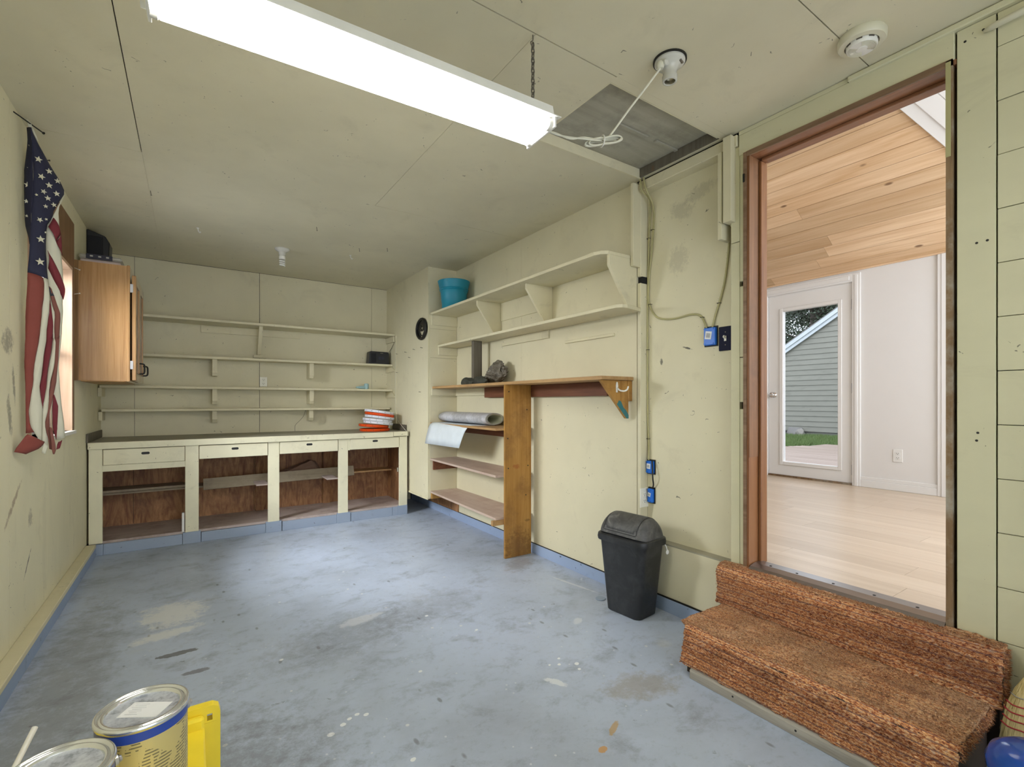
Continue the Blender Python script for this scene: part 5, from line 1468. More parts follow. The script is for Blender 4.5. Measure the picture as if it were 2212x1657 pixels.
 'white_back': [(-0.535,3.267,2.250,-0.535,3.272,2.250), (-0.548,3.258,2.213,-0.545,3.265,2.213), (-0.560,3.250,2.176,-0.556,3.258,2.177), (-0.570,3.243,2.139,-0.558,3.256,2.142), (-0.581,3.235,2.103,-0.556,3.257,2.108), (-0.594,3.226,2.067,-0.555,3.258,2.073), (-0.596,3.225,2.032,-0.553,3.259,2.039), (-0.597,3.224,1.996,-0.551,3.261,2.005), (-0.597,3.224,1.960,-0.550,3.262,1.970), (-0.598,3.223,1.925,-0.548,3.263,1.936), (-0.596,3.224,1.890,-0.546,3.264,1.901), (-0.595,3.225,1.855,-0.544,3.266,1.867), (-0.592,3.227,1.821,-0.543,3.266,1.832), (-0.590,3.229,1.786,-0.542,3.267,1.797), (-0.589,3.230,1.751,-0.542,3.267,1.761), (-0.587,3.231,1.716,-0.543,3.266,1.726), (-0.583,3.233,1.682,-0.543,3.266,1.691), (-0.580,3.236,1.647,-0.542,3.267,1.656), (-0.575,3.239,1.613,-0.544,3.266,1.620), (-0.569,3.243,1.580,-0.546,3.264,1.584), (-0.566,3.245,1.545,-0.547,3.263,1.549), (-0.566,3.245,1.509,-0.549,3.262,1.514), (-0.567,3.245,1.473,-0.551,3.261,1.478), (-0.567,3.245,1.437,-0.553,3.259,1.443), (-0.566,3.245,1.401,-0.555,3.258,1.408), (-0.565,3.246,1.365,-0.556,3.257,1.373), (-0.565,3.246,1.329,-0.555,3.258,1.338), (-0.569,3.244,1.294,-0.554,3.259,1.303), (-0.573,3.240,1.259,-0.553,3.260,1.268), (-0.578,3.237,1.223,-0.551,3.261,1.233), (-0.579,3.236,1.188,-0.549,3.262,1.198), (-0.581,3.235,1.152,-0.546,3.265,1.163), (-0.579,3.236,1.116,-0.542,3.267,1.128), (-0.578,3.237,1.081,-0.539,3.269,1.092), (-0.571,3.242,1.046,-0.537,3.271,1.057), (-0.565,3.246,1.011,-0.534,3.273,1.022)],
 'red_d': [(-0.576,3.234,2.111,-0.552,3.254,2.041), (-0.580,3.231,2.098,-0.556,3.251,2.029), (-0.584,3.228,2.084,-0.560,3.248,2.018), (-0.589,3.225,2.071,-0.565,3.245,2.006), (-0.593,3.222,2.058,-0.569,3.242,1.995)],
 'red_d2': [(-0.552,3.254,2.041,-0.569,3.244,1.995), (-0.551,3.255,2.016,-0.564,3.248,1.980), (-0.550,3.255,1.991,-0.558,3.252,1.965), (-0.550,3.256,1.966,-0.553,3.256,1.950), (-0.549,3.256,1.941,-0.547,3.260,1.934)],
 'red_e': [(-0.594,3.220,1.941,-0.593,3.226,1.856), (-0.587,3.225,1.923,-0.587,3.231,1.838), (-0.579,3.230,1.906,-0.581,3.235,1.821), (-0.572,3.235,1.888,-0.575,3.239,1.803), (-0.565,3.240,1.870,-0.568,3.244,1.785), (-0.558,3.245,1.852,-0.562,3.248,1.767), (-0.551,3.250,1.833,-0.556,3.253,1.749), (-0.546,3.254,1.812,-0.549,3.257,1.731), (-0.541,3.257,1.792,-0.543,3.261,1.712)],
 'red_f': [(-0.572,3.229,1.234,-0.569,3.233,1.238), (-0.573,3.228,1.214,-0.565,3.236,1.219), (-0.574,3.228,1.195,-0.561,3.239,1.199), (-0.575,3.227,1.175,-0.557,3.242,1.180), (-0.575,3.227,1.155,-0.557,3.242,1.159), (-0.574,3.227,1.135,-0.557,3.242,1.139), (-0.574,3.228,1.115,-0.557,3.242,1.118), (-0.574,3.228,1.095,-0.557,3.242,1.098), (-0.573,3.228,1.075,-0.558,3.241,1.077), (-0.571,3.230,1.056,-0.560,3.240,1.057), (-0.567,3.233,1.037,-0.561,3.239,1.037), (-0.563,3.235,1.017,-0.562,3.238,1.016)],
 'tail': [(-0.632,3.075,1.052,-0.597,3.136,1.016), (-0.638,3.071,1.044,-0.587,3.143,1.010), (-0.643,3.067,1.034,-0.591,3.140,0.999), (-0.648,3.064,1.024,-0.598,3.135,0.988), (-0.653,3.061,1.014,-0.606,3.130,0.979), (-0.657,3.057,1.005,-0.616,3.123,0.973), (-0.662,3.054,0.995,-0.625,3.116,0.968), (-0.666,3.051,0.984,-0.634,3.110,0.963), (-0.670,3.049,0.974,-0.643,3.104,0.958)],
 'white_tail': [(-0.608,3.177,1.016,-0.594,3.187,1.003), (-0.604,3.180,1.004,-0.588,3.191,0.994), (-0.601,3.182,0.993,-0.584,3.194,0.983), (-0.602,3.181,0.980,-0.588,3.191,0.971), (-0.603,3.180,0.968,-0.591,3.189,0.960), (-0.604,3.180,0.955,-0.594,3.187,0.948)],
 'red_tail': [(-0.582,3.201,1.078,-0.572,3.208,1.073), (-0.580,3.202,1.059,-0.570,3.210,1.055), (-0.579,3.204,1.040,-0.568,3.211,1.036), (-0.577,3.205,1.021,-0.566,3.213,1.017), (-0.575,3.206,1.002,-0.563,3.214,0.999), (-0.574,3.207,0.982,-0.561,3.216,0.980), (-0.572,3.208,0.963,-0.560,3.217,0.961), (-0.569,3.210,0.944,-0.564,3.214,0.944)],
 'red_shred': [(-0.554,3.234,1.002,-0.541,3.243,1.010), (-0.558,3.231,0.990,-0.544,3.241,0.997), (-0.560,3.230,0.977,-0.547,3.239,0.983), (-0.562,3.229,0.964,-0.550,3.237,0.970)],
}
STARS = [(-0.615, 3.18, 2.36, 0.0167, -0.1, 0), (-0.647, 3.196, 2.313, 0.0174, 0.0, 1), (-0.658, 3.189, 2.234, 0.015, 0.1, 1), (-0.582, 3.203, 2.321, 0.0153, 0.15, 0), (-0.606, 3.187, 2.283, 0.0162, -0.3, 0), (-0.555, 3.222, 2.288, 0.0145, 0.1, 0), (-0.582, 3.203, 2.253, 0.016, 0.1, 0), (-0.599, 3.191, 2.214, 0.0135, -0.3, 0), (-0.558, 3.22, 2.224, 0.0152, 0.2, 0), (-0.586, 3.2, 2.188, 0.0143, 0.15, 0), (-0.567, 3.214, 2.165, 0.013, 0.3, 0), (-0.593, 3.196, 2.146, 0.0108, 0.1, 0), (-0.661, 3.186, 2.154, 0.0116, 0.1, 1), (-0.621, 3.176, 2.188, 0.0073, 0.3, 0), (-0.608, 3.185, 1.981, 0.0186, 0.1, 0), (-0.61, 3.183, 1.872, 0.0193, 0.15, 0), (-0.611, 3.183, 2.073, 0.0137, -0.5, 0), (-0.591, 3.197, 2.084, 0.0073, 0.3, 0), (-0.593, 3.196, 2.02, 0.0057, 0, 0), (-0.651, 3.194, 2.426, 0.0067, 0.2, 1), (-0.66, 3.187, 2.085, 0.008, 0, 1)]
fl = thing('flag', 'faded tattered national flag with stars and stripes hanging from a nail by the left window', 'flag', (-0.62, 3.18, 2.54))
FN, FE = Vector((0.572, -0.82, 0)), Vector((0.82, 0.572, 0))
FSH = Vector((0.008, -0.003, 0))
FFW = {'header': 0.014, 'edge_binding': 0.012, 'red_d': 0.010, 'red_d2': 0.010, 'red_e': 0.008}
FM = {'header': M_whitec, 'canton_side': M_navyc, 'canton_front': M_navyc, 'edge_binding': M_whitec, 'red_a': M_redc, 'white_a': M_whitec, 'red_b': M_redd,
      'white_b': M_whitec, 'red_c': M_redb, 'blue_back': M_navys, 'white_back': M_whitec, 'red_d': M_redd, 'red_d2': M_redd, 'red_e': M_redd, 'red_f': M_redd,
      'tail': M_redc, 'white_tail': M_whitec, 'red_tail': M_redb, 'red_shred': M_redd}
FNAME = {'header': 'header', 'canton_side': 'canton', 'canton_front': 'canton', 'edge_binding': 'binding', 'blue_back': 'canton'}
for k_, rws in FLAG.items():
    bm = BM()
    K = 6
    g_ = []
    for i, r in enumerate(rws):
        a, e = Vector(r[:3]), Vector(r[3:])
        row_ = []
        wd_ = (e - a).length
        for j in range(K + 1):
            t = j / K
            p = a.lerp(e, t) + FN * (min(0.012, wd_ * 0.22) * math.sin(PI * t) + 0.0015 * math.sin(i * 0.7 + j)) + FSH + FN * FFW.get(k_, 0.0)
            row_.append(bm.verts.new(p))
        g_.append(row_)
    for i in range(len(g_) - 1):
        for j in range(K):
            bm.faces.new((g_[i][j], g_[i][j + 1], g_[i + 1][j + 1], g_[i + 1][j]))
    nm = FNAME.get(k_, 'red_stripe' if 'red' in k_ or k_ == 'tail' else 'white_stripe')
    fin(nm, bm, FM[k_], fl, smooth=True, solid=0.0012)
for x, y, z, r, rot, side in STARS:
    bm = BM()
    c_ = Vector((x, y, z)) + FSH + FN * (0.008 if side else 0.0135) - FE * (0.0 if side else 0.006)
    pv = []
    for k in range(10):
        rr_ = r if k % 2 == 0 else r * 0.40
        a = PI / 2 + PI * k / 5 + rot
        pv.append(bm.verts.new(c_ + FE * rr_ * math.cos(a) * 0.92 + Vector((0, 0, 1)) * rr_ * math.sin(a) + FN * (0.002 * math.cos(a))))
    cv = bm.verts.new(c_ + FN * 0.0006)
    for k in range(10):
        bm.faces.new((pv[k], pv[(k + 1) % 10], cv))
    fin('star', bm, M_brass, fl, solid=0.0006)


def nail(name, label, p0, p1, r, mat, group=None, cat='nail'):
    d = (Vector(p1) - Vector(p0)).normalized()
    bm = BM()
    tube(bm, [p0, p1], r, 6)
    tube(bm, [Vector(p1) - d * 0.001, Vector(p1) + d * 0.001], r * 2.1, 8)
    return fin(name, bm, mat, label=label, cat=cat, group=group, origin=p0)
nail('nail', 'long dark nail at the ceiling holding the flag header', (-0.67, 3.07, 2.520), (-0.60, 3.235, 2.520), 0.003, M_iron)
nail('nail', 'nail in the left wall just below the flag header, beside the canton', (-0.67, 3.30, 2.40), (-0.585, 3.27, 2.405), 0.0022, M_iron)
nail('nail', 'lower nail in the left wall at the widest part of the flag', (-0.67, 3.42, 2.30), (-0.585, 3.37, 2.305), 0.0022, M_iron)
nail('nail', 'upper white-painted nail sticking out beside the window and the oak cabinet', (-0.668, 4.385, 2.12), (-0.628, 4.35, 2.10), 0.002, M_enam)
nail('nail', 'lower white-painted nail sticking out beside the window and the oak cabinet', (-0.668, 4.385, 1.935), (-0.628, 4.35, 1.94), 0.002, M_enam)
for y, z, w_ in ((5.255, 1.744, 'leftmost'), (4.993, 1.742, 'second from the left'), (4.759, 1.750, 'third from the left'), (4.558, 1.750, 'rightmost')):
    nail('nail', w_ + ' bent nail of the row across the cream chase below the trivet', (1.960, y, z), (1.935, y - 0.01, z + 0.003), 0.0018, M_iron, 'nails in the chase row')
nail('nail', 'single nail in the chase just under the nail row', (1.960, 4.887, 1.676), (1.935, 4.877, 1.678), 0.0018, M_iron)
nail('nail', 'single nail low in the chase beside the work shelf', (1.960, 4.60, 1.303), (1.935, 4.59, 1.304), 0.0018, M_iron)
nail('nail', 'nail in the chase close to the second back shelf', (1.960, 5.25, 1.534), (1.935, 5.24, 1.535), 0.0018, M_iron)
def clip(label, x, y, grp=None):
    bm = BM()
    tube(bm, [(x, y, ZC), (x + 0.004, y, ZC - 0.022), (x + 0.012, y - 0.004, ZC - 0.036), (x + 0.02, y - 0.006, ZC - 0.030)], 0.0035, 6, 3)
    lathe(bm, [(0.010, 0), (0.010, 0.004)], (x, y, ZC - 0.0045), 10)
    return fin('cup_hook', bm, M_enam, label=label, cat='hook', group=grp, origin=(x, y, ZC - 0.03))
clip('small white hook in the ceiling above the left end of the back shelves', 0.045, 4.43)
clip('small white hook in the ceiling right of the back bulb', 1.216, 4.475)
for x, y, lb in ((-0.213, 3.82, 'small bent nail in the ceiling seam at the left'), (0.804, 3.90, 'small nail in the ceiling in front of the back bulb'), (1.225, 4.23, 'small ceiling nail close to the right white hook'), (1.427, 4.09, 'small ceiling nail farthest right of those near the back bulb')):
    nail('nail', lb, (x, y, ZC), (x + 0.004, y, ZC - 0.028), 0.002, M_rust)

# ================================================================ ELECTRICAL
def wallbox(label, y0, y1, z0, z1, tilt, ear_top=True):
    cy, cz_ = (y0 + y1) / 2, (z0 + z1) / 2
    t = thing('junction_box', label, 'wall box', (2.335, cy, cz_))
    fin('body', box(2.312, 2.3345, y0, y1, z0, z1), M_boxbl, t, bev=0.004)
    fin('back_plate', box(2.330, 2.3345, y0 - 0.006, y1 + 0.006, z0 - 0.006, z1 + 0.008), M_iron, t)
    for zz_ in (z0 + 0.006, z1 - 0.010):
        for yy in (y0 + 0.008, y1 - 0.014):
            fin('clamp_tab', box(2.308, 2.312, yy, yy + 0.010, zz_, zz_ + 0.006), M_boxbl, t)
    bm = BM()
    s = min(y1 - y0, z1 - z0)
    obx(bm, (2.3110, cy + 0.004, cz_ + 0.006), (0.0015, s * 0.55, s * 0.62), (tilt, 0, 0))
    st = fin('sticker', bm, M_sticker, t, label='white sticker with a small bar code')
    for k in range(6):
        bm = BM()
        z_ = (k - 2.5) * s * 0.058
        o_ = Matrix.Rotation(tilt, 3, 'X') @ Vector((0, 0, z_))
        obx(bm, (2.3100, cy + 0.004 + o_.y, cz_ + 0.006 + o_.z), (0.0008, s * 0.34, s * (0.022 if k % 2 else 0.034)), (tilt, 0, 0))
        fin('bar', bm, M_print, st)
    return t
wallbox('blue electrical box beside the black light switch, two yellow cables entering its top', 1.514, 1.582, 1.505, 1.600, 0.15)
wallbox('upper of the two blue electrical boxes low by the bin, under the long yellow cable', 1.928, 1.978, 0.766, 0.842, 0.05)
wallbox('lower of the two blue electrical boxes low by the bin, beside the cream outlet', 1.930, 1.968, 0.590, 0.674, 0.2)
sw = thing('light_switch', 'dark navy switch plate with an ivory toggle beside the doorway', 'switch', (2.335, 1.463, 1.534))
fin('plate', box(2.327, 2.3345, 1.425, 1.502, 1.470, 1.597), M_navy, sw, bev=0.003)
fin('collar', box(2.325, 2.327, 1.457, 1.469, 1.520, 1.547), M_almond, sw)
bm = BM()
obx(bm, (2.318, 1.463, 1.540), (0.018, 0.008, 0.012), (0, 0.5, 0))
fin('toggle', bm, M_almond, sw, bev=0.001)
for z in (1.500, 1.567):
    fin('screw', lathe(BM(), [(0.003, 0), (0.003, 0.001)], (2.3265, 1.463, z), 8, RY), M_rust, sw)
outlet('outlet', 'ivory duplex outlet on the corner post above the black bin', (2.298, 1.983, 0.617), '-y', 0.074, 0.118, M_almond)


def cable(label, pts, r=0.0055, mat=None, name='cable', sm=6):
    return fin(name, tube(BM(), pts, r, 8, sm), mat or M_romex, label=label, cat='cable', smooth=True, origin=pts[0])
CXW = 2.328
cable('longest yellow cable running from the ceiling corner down to the lower blue boxes', [(2.252, 1.97, 2.544), (2.250, 1.962, 2.51), (2.250, 1.955, 2.470), (2.31, 1.95, 2.43), (CXW, 1.958, 2.36), (CXW, 1.966, 2.20), (CXW, 1.975, 1.95), (CXW, 1.978, 1.75), (CXW, 1.978, 1.40), (CXW, 1.976, 1.10), (CXW, 1.968, 0.93), (2.318, 1.962, 0.846)])
cable('yellow cable that swings from the corner across to the blue box by the switch', [(2.254, 1.945, 2.546), (2.252, 1.935, 2.50), (2.262, 1.928, 2.460), (CXW, 1.930, 2.36), (CXW, 1.943, 2.15), (CXW, 1.965, 1.98), (CXW, 1.972, 1.84), (CXW, 1.950, 1.765), (CXW, 1.910, 1.712), (CXW, 1.85, 1.690), (CXW, 1.77, 1.683), (CXW, 1.664, 1.690), (CXW, 1.605, 1.668), (2.324, 1.570, 1.598)])
cable('yellow cable hanging from the narrow board on edge to the blue box by the switch', [(CXW, 1.442, 2.028), (CXW, 1.452, 1.93), (CXW, 1.468, 1.83), (CXW, 1.492, 1.745), (CXW, 1.520, 1.665), (2.324, 1.536, 1.598)])
cable('short black cable looping between the two lower blue boxes', [(2.316, 1.934, 0.845), (2.305, 1.922, 0.80), (2.300, 1.915, 0.74), (2.318, 1.925, 0.70), (2.322, 1.938, 0.672)], 0.0045, M_iron)
for y, z, lb in ((1.970, 2.20, 'black staple on the yellow cables high in the corner, lower of the top two'), (1.940, 2.245, 'black staple on the yellow cables high in the corner, topmost'),
               (1.958, 1.795, 'black staple where the yellow cable leaves the corner to swing across'), (1.500, 1.725, 'black staple on the hanging yellow cable above the light switch'),
               (1.600, 1.664, 'black staple on the swung yellow cable just above the blue box'), (1.978, 1.52, 'black staple at mid height on the long yellow cable beside the work shelf bracket'),
               (1.972, 0.975, 'black staple low on the long yellow cable just above the blue boxes')):
    bm = tube(BM(), [(2.3345, y - 0.009, z), (2.320, y - 0.008, z), (2.320, y + 0.008, z), (2.3345, y + 0.009, z)], 0.0016, 5)
    fin('cable_staple', bm, M_iron, label=lb, cat='staple', group='staples on the yellow cables', origin=(2.334, y, z))

# porcelain lamp holder with the cord
LX, LY = 1.568, 1.222
lh = thing('lamp_holder', 'white porcelain lamp holder without a bulb on the ceiling near the hatch', 'lamp holder', (LX, LY, ZC))
fin('box_rim', lathe(BM(), [(0.064, -0.006), (0.064, 0.0), (0.058, 0.0), (0.058, -0.006)], (LX, LY, ZC), 36), M_iron, lh, smooth='auto')
bm = BM()
lathe(bm, [(0.058, -0.004), (0.058, -0.012), (0.050, -0.020), (0.034, -0.028), (0.027, -0.042), (0.026, -0.060), (0.029, -0.064), (0.028, -0.084), (0.022, -0.086), (0.020, -0.084), (0.0185, -0.050)], (LX, LY, ZC), 32, cap=False)
fin('body', bm, M_porc, lh, smooth='auto')
fin('screw_shell', lathe(BM(), [(0.019, -0.084), (0.017, -0.078), (0.019, -0.072), (0.017, -0.066), (0.0, -0.055)], (LX, LY, ZC), 20, cap=False), M_sockm, lh, smooth='auto')
bm = BM()
obx(bm, (LX - 0.036, LY - 0.004, ZC - 0.030), (0.034, 0.030, 0.022), (0, -0.35, 0.1))
fin('outlet_block', bm, M_porc, lh, bev=0.004)
bm = BM()
obx(bm, (LX + 0.014, LY - 0.038, ZC - 0.020), (0.028, 0.020, 0.008), (0.35, 0, 0.3))
fin('side_recess', bm, M_rust, lh, bev=0.003)
fin('plug', lathe(BM(), [(0.012, 0), (0.014, 0.006), (0.014, 0.020), (0.007, 0.030)], (LX - 0.052, LY + 0.004, ZC - 0.052), 14), M_cord, lh, smooth='auto')
fin('cup_hook', tube(BM(), [(1.50, 1.30, ZC), (1.50, 1.30, ZC - 0.03)], 0.002, 6), M_rust, label='tiny nail in the ceiling beside the porcelain lamp holder', cat='nail', origin=(1.50, 1.30, ZC)) if False else None

# fluorescent shop light: built along x, then turned a little
FXO = Vector((0.50, 1.436, 2.24))
ft = thing('fluorescent_light', 'long white two-tube fluorescent shop light hung below the ceiling', 'light', FXO)
ft.rotation_euler = (0, 0, math.radians(-1.8))
X0, X1 = FXO.x - 0.61, FXO.x + 0.60
FY = FXO.y
bm = BM()
prism(bm, [(X0, FY - 0.062, 2.222), (X0, FY + 0.062, 2.222), (X0, FY + 0.050, 2.280), (X0, FY - 0.050, 2.280)], (X1 - X0, 0, 0))
fin('housing', bm, M_enam, ft, bev=0.002)
bm = BM()
for s in (1, -1):
    prism(bm, [(X0, FY + s * 0.05, 2.224), (X0, FY + s * 0.098, 2.216), (X0, FY + s * 0.098, 2.213), (X0, FY + s * 0.05, 2.220)], (X1 - X0, 0, 0))
fin('reflector', bm, M_enam, ft)
for xx in (X0 + 0.02, X1 - 0.02):
    e_ = fin('end_plate', box(xx - 0.004, xx + 0.004, FY - 0.090, FY + 0.090, 2.178, 2.222), M_enam, ft, bev=0.001)
    sg = 1 if xx > 0.5 else -1
    for s in (1, -1):
        fin('tube_socket', lathe(BM(), [(0.0215, -0.016), (0.0215, 0.0)], (xx - sg * 0.002, FY + s * 0.061, 2.197), 20, Matrix.Rotation(PI / 2 * sg, 3, 'Y')), M_plw, ft, smooth='auto')
for s in (1, -1):
    tb = fin('tube', lathe(BM(), [(0.017, 0.0), (0.0195, 0.006), (0.0195, 1.130), (0.017, 1.136)], (X0 + 0.038, FY + s * 0.061, 2.197), 24, RY), M_tube, ft, smooth='auto')


def chain(label, x, y, z0, z1):
    t = thing('hanging_chain', label, 'chain', (x, y, z0))
    n = int((z1 - z0) / 0.0205)
    lk = []
    for k in range(12):
        a = 2 * PI * k / 12
        lk.append((0.0058 * math.cos(a), 0.0125 * math.sin(a)))
    lk.append(lk[0])
    for i in range(n):
        zc_ = z0 + 0.008 + i * (z1 - z0 - 0.03) / n
        pts = [(x + (p if i % 2 else 0), y + (0 if i % 2 else p), zc_ + q) for p, q in lk]
        fin('link', tube(BM(), pts, 0.0026, 5), M_rust, t, smooth=True)
    fin('ceiling_hook', tube(BM(), [(x, y, z1), (x, y, z1 - 0.02), (x - 0.010, y, z1 - 0.03), (x - 0.004, y, z1 - 0.042), (x + 0.006, y, z1 - 0.036)], 0.0022, 6, 3), M_rust, t, smooth=True)
    return t
chain('dark link chain holding the right end of the fluorescent light', 1.043, 1.418, 2.279, ZC)

cd = thing('power_cord', 'white flat cord tied in a bundle between lamp holder and fluorescent light', 'cord', (1.34, 1.37, 2.2))
fin('lead', tube(BM(), [(LX - 0.052, LY + 0.004, ZC - 0.050), (1.48, 1.268, 2.43), (1.43, 1.315, 2.345), (1.375, 1.36, 2.25), (1.345, 1.362, 2.228)], 0.0042, 8, 5), M_cord, cd, smooth=True)
for dy, dz in ((0.0, 0.0), (0.006, 0.008), (-0.006, -0.004)):
    fin('strand', tube(BM(), [(X1 + 0.004, FY - 0.02 + dy, 2.212), (1.13, 1.395 + dy, 2.200 + dz), (1.18, 1.375 - dy, 2.194 - dz), (1.25, 1.362 + dy, 2.204 + dz), (1.335, 1.362, 2.222)], 0.0032, 7, 5), M_cord, cd, smooth=True)
for k, (w_, h_, oy) in enumerate(((0.085, 0.018, 0.0), (0.080, 0.014, 0.008), (0.074, 0.020, -0.008), (0.070, 0.011, 0.014))):
    pts = []
    for q in range(25):
        a = 2 * PI * q / 24
        u_ = w_ * math.cos(a)
        z_ = h_ * math.sin(a) * (0.55 + 0.45 * abs(math.cos(a)))
        pts.append((1.348 + u_ * 0.93, 1.362 + oy - u_ * 0.25, 2.224 + z_ + u_ * 0.30))
    fin('loop', tube(BM(), pts, 0.0036, 7), M_cord, cd, smooth=True)
pts = [(1.338 + 0.004 * math.cos(2 * PI * q / 14), 1.362 + 0.018 * math.cos(2 * PI * q / 14), 2.222 + 0.022 * math.sin(2 * PI * q / 14)) for q in range(15)]
fin('twist_tie', tube(BM(), pts, 0.0028, 6), M_plw, cd, smooth=True)

# back lamp holder with a compact bulb
bx_, by_ = 0.668, 4.625
bl = thing('ceiling_lamp', 'white lamp holder with a spiral compact bulb on the ceiling by the back wall', 'lamp', (bx_, by_, ZC))
fin('base', lathe(BM(), [(0.060, 0.0), (0.060, -0.008), (0.050, -0.018), (0.030, -0.030), (0.026, -0.062), (0.0, -0.062)], (bx_, by_, ZC), 32, cap=False), M_porc, bl, smooth='auto')
fin('ballast', lathe(BM(), [(0.018, -0.060), (0.024, -0.064), (0.026, -0.088), (0.022, -0.094), (0.0, -0.094)], (bx_, by_, ZC), 24, cap=False), M_plw, bl, smooth='auto')
pts = []
for q in range(73):
    a = 2 * PI * 3 * q / 72
    pts.append((bx_ + 0.019 * math.cos(a), by_ + 0.019 * math.sin(a), ZC - 0.100 - 0.050 * q / 72))
fin('spiral_tube', tube(BM(), pts, 0.0062, 8), M_enam, bl, smooth=True)

# smoke detector
dx_, dy_ = 2.052, 0.748
sd = thing('smoke_detector', 'round white smoke detector on the ceiling by the doorway', 'smoke detector', (dx_, dy_, ZC))
fin('mounting_ring', lathe(BM(), [(0.073, 0.0), (0.076, -0.006), (0.075, -0.026), (0.071, -0.031), (0.053, -0.033), (0.051, -0.028), (0.0, -0.026)], (dx_, dy_, ZC), 48, cap=False), M_pipe, sd, smooth='auto')
fin('cover', lathe(BM(), [(0.049, -0.024), (0.048, -0.043), (0.045, -0.047), (0.0, -0.048)], (dx_, dy_, ZC), 48, cap=False), M_plw, sd, smooth='auto')
for r in (0.020, 0.0238, 0.0276, 0.0314, 0.0352, 0.0390, 0.0425):
    for a0 in (0.35, PI + 0.35):
        pts = [(dx_ + r * math.cos(a0 + t * 0.2), dy_ + r * math.sin(a0 + t * 0.2), ZC - 0.0478) for t in range(12)]
        fin('vent_slot', tube(BM(), pts, 0.0008, 5), M_pipe, sd)
fin('button', lathe(BM(), [(0.017, -0.0475), (0.016, -0.0495), (0.0, -0.050)], (dx_, dy_, ZC), 28, cap=False), M_plw, sd, smooth='auto')
fin('indicator', lathe(BM(), [(0.006, -0.0475), (0.006, -0.0492), (0.0, -0.0492)], (dx_ - 0.004, dy_ + 0.031, ZC), 14, cap=False), M_almond, sd)
for k in range(8):
    a = 2 * PI * k / 8 + 0.2
    bm = BM()
    obx(bm, (dx_ + 0.0488 * math.cos(a), dy_ + 0.0488 * math.sin(a), ZC - 0.033), (0.003, 0.018, 0.006), (0, 0, a))
    fin('side_vent', bm, M_rust, sd)
pp = fin('plastic_rod', tube(BM(), [(2.262, 0.463, 2.472), (2.252, 0.44, 2.470), (2.240, 0.36, 2.468), (2.235, 0.20, 2.466)], [0.006, 0.011, 0.012, 0.012], 10), M_pipe, label='cream plastic rod with a hole, high on the planks at the right edge', cat='rod', smooth=True, origin=(2.24, 0.3, 2.47))
fin('hole', lathe(BM(), [(0.0045, 0), (0.0045, 0.002)], (2.2425, 0.432, 2.4655), 10, RY), M_slot, pp) if False else None

# ================================================================ SWING-TOP BIN
bn = thing('swing_bin', 'dusty black plastic swing-top bin standing against the right wall', 'bin', (2.10, 1.91, 0))
def rrect(hx, hy, r, n=5):
    pts = []
    for cx_, cy_, a0 in ((hx - r, hy - r, 0), (-hx + r, hy - r, PI / 2), (-hx + r, -hy + r, PI), (hx - r, -hy + r, 3 * PI / 2)):
        for k in range(n + 1):
            a = a0 + PI / 2 * k / n
            pts.append((cx_ + r * math.cos(a), cy_ + r * math.sin(a)))
    return pts
def bow(pts, hx, hy, amt):
    return [(x - amt * (1 - (y / hy) ** 2) * (1 if x < 0 else -1), y) for x, y in pts]
BC = Vector((2.105, 1.908, 0))
BROT = Matrix.Rotation(math.radians(5), 3, 'Z')
def loft(bm, secs, close_top=True, close_bot=True):
    rings = []
    for pts, z in secs:
        rings.append([bm.verts.new(BC + BROT @ Vector((x, y, 0)) + Vector((0, 0, z if not callable(z) else z(x, y)))) for x, y in pts])
    n = len(rings[0])
    for i in range(len(rings) - 1):
        for k in range(n):
            bm.faces.new((rings[i][k], rings[i][(k + 1) % n], rings[i + 1][(k + 1) % n], rings[i + 1][k]))
    if close_bot:
        bm.faces.new(rings[0][::-1])
    if close_top:
        bm.faces.new(rings[-1])
    return bm
bm = BM()
secs = []
for z, hx, hy, r in ((0.0, 0.080, 0.110, 0.03), (0.006, 0.086, 0.117, 0.035), (0.15, 0.094, 0.131, 0.038), (0.30, 0.102, 0.146, 0.042), (0.41, 0.108, 0.157, 0.045)):
    secs.append((bow(rrect(hx, hy, r), hx, hy, 0.010), z))
loft(bm, secs)
fin('body', bm, M_bin, bn, smooth='auto')
bm = BM()
secs = [(bow(rrect(0.112, 0.162, 0.05), 0.112, 0.162, 0.010), 0.402), (bow(rrect(0.119, 0.171, 0.05), 0.119, 0.171, 0.010), 0.404),
        (bow(rrect(0.121, 0.173, 0.05), 0.121, 0.173, 0.010), 0.418), (bow(rrect(0.119, 0.170, 0.05), 0.119, 0.17, 0.010), 0.438), (bow(rrect(0.112, 0.163, 0.05), 0.112, 0.163, 0.010), 0.444)]
loft(bm, secs)
fin('rim', bm, M_bin, bn, smooth='auto')
# dome: arch across x, cheeks falling towards both ends
bm = BM()
def domez(x, y):
    fx = max(0.0, 1 - (abs(x) / 0.1105) ** 2.0)
    e_ = abs(y) / 0.160
    fy = 1.0 if e_ < 0.70 else max(0.0, 1 - ((e_ - 0.70) / 0.30) ** 2)
    return 0.440 + 0.112 * (fx ** 0.5) * (fy ** 0.5)
g_ = []
NX_, NY_ = 24, 34
for i in range(NX_ + 1):
    x = -0.110 + 0.220 * (0.5 - 0.5 * math.cos(PI * i / NX_))
    row_ = []
    for j in range(NY_ + 1):
        y = -0.160 + 0.320 * (0.5 - 0.5 * math.cos(PI * j / NY_))
        e_ = max(0.0, abs(y) - 0.108) / 0.052
        k_ = 1.0 - 0.42 * (1 - math.sqrt(max(0.0, 1 - e_ * e_)))
        row_.append(bm.verts.new(BC + BROT @ Vector((x * k_, y, 0)) + Vector((0, 0, domez(x, y)))))
    g_.append(row_)
for i in range(NX_):
    for j in range(NY_):
        bm.faces.new((g_[i][j], g_[i + 1][j], g_[i + 1][j + 1], g_[i][j + 1]))
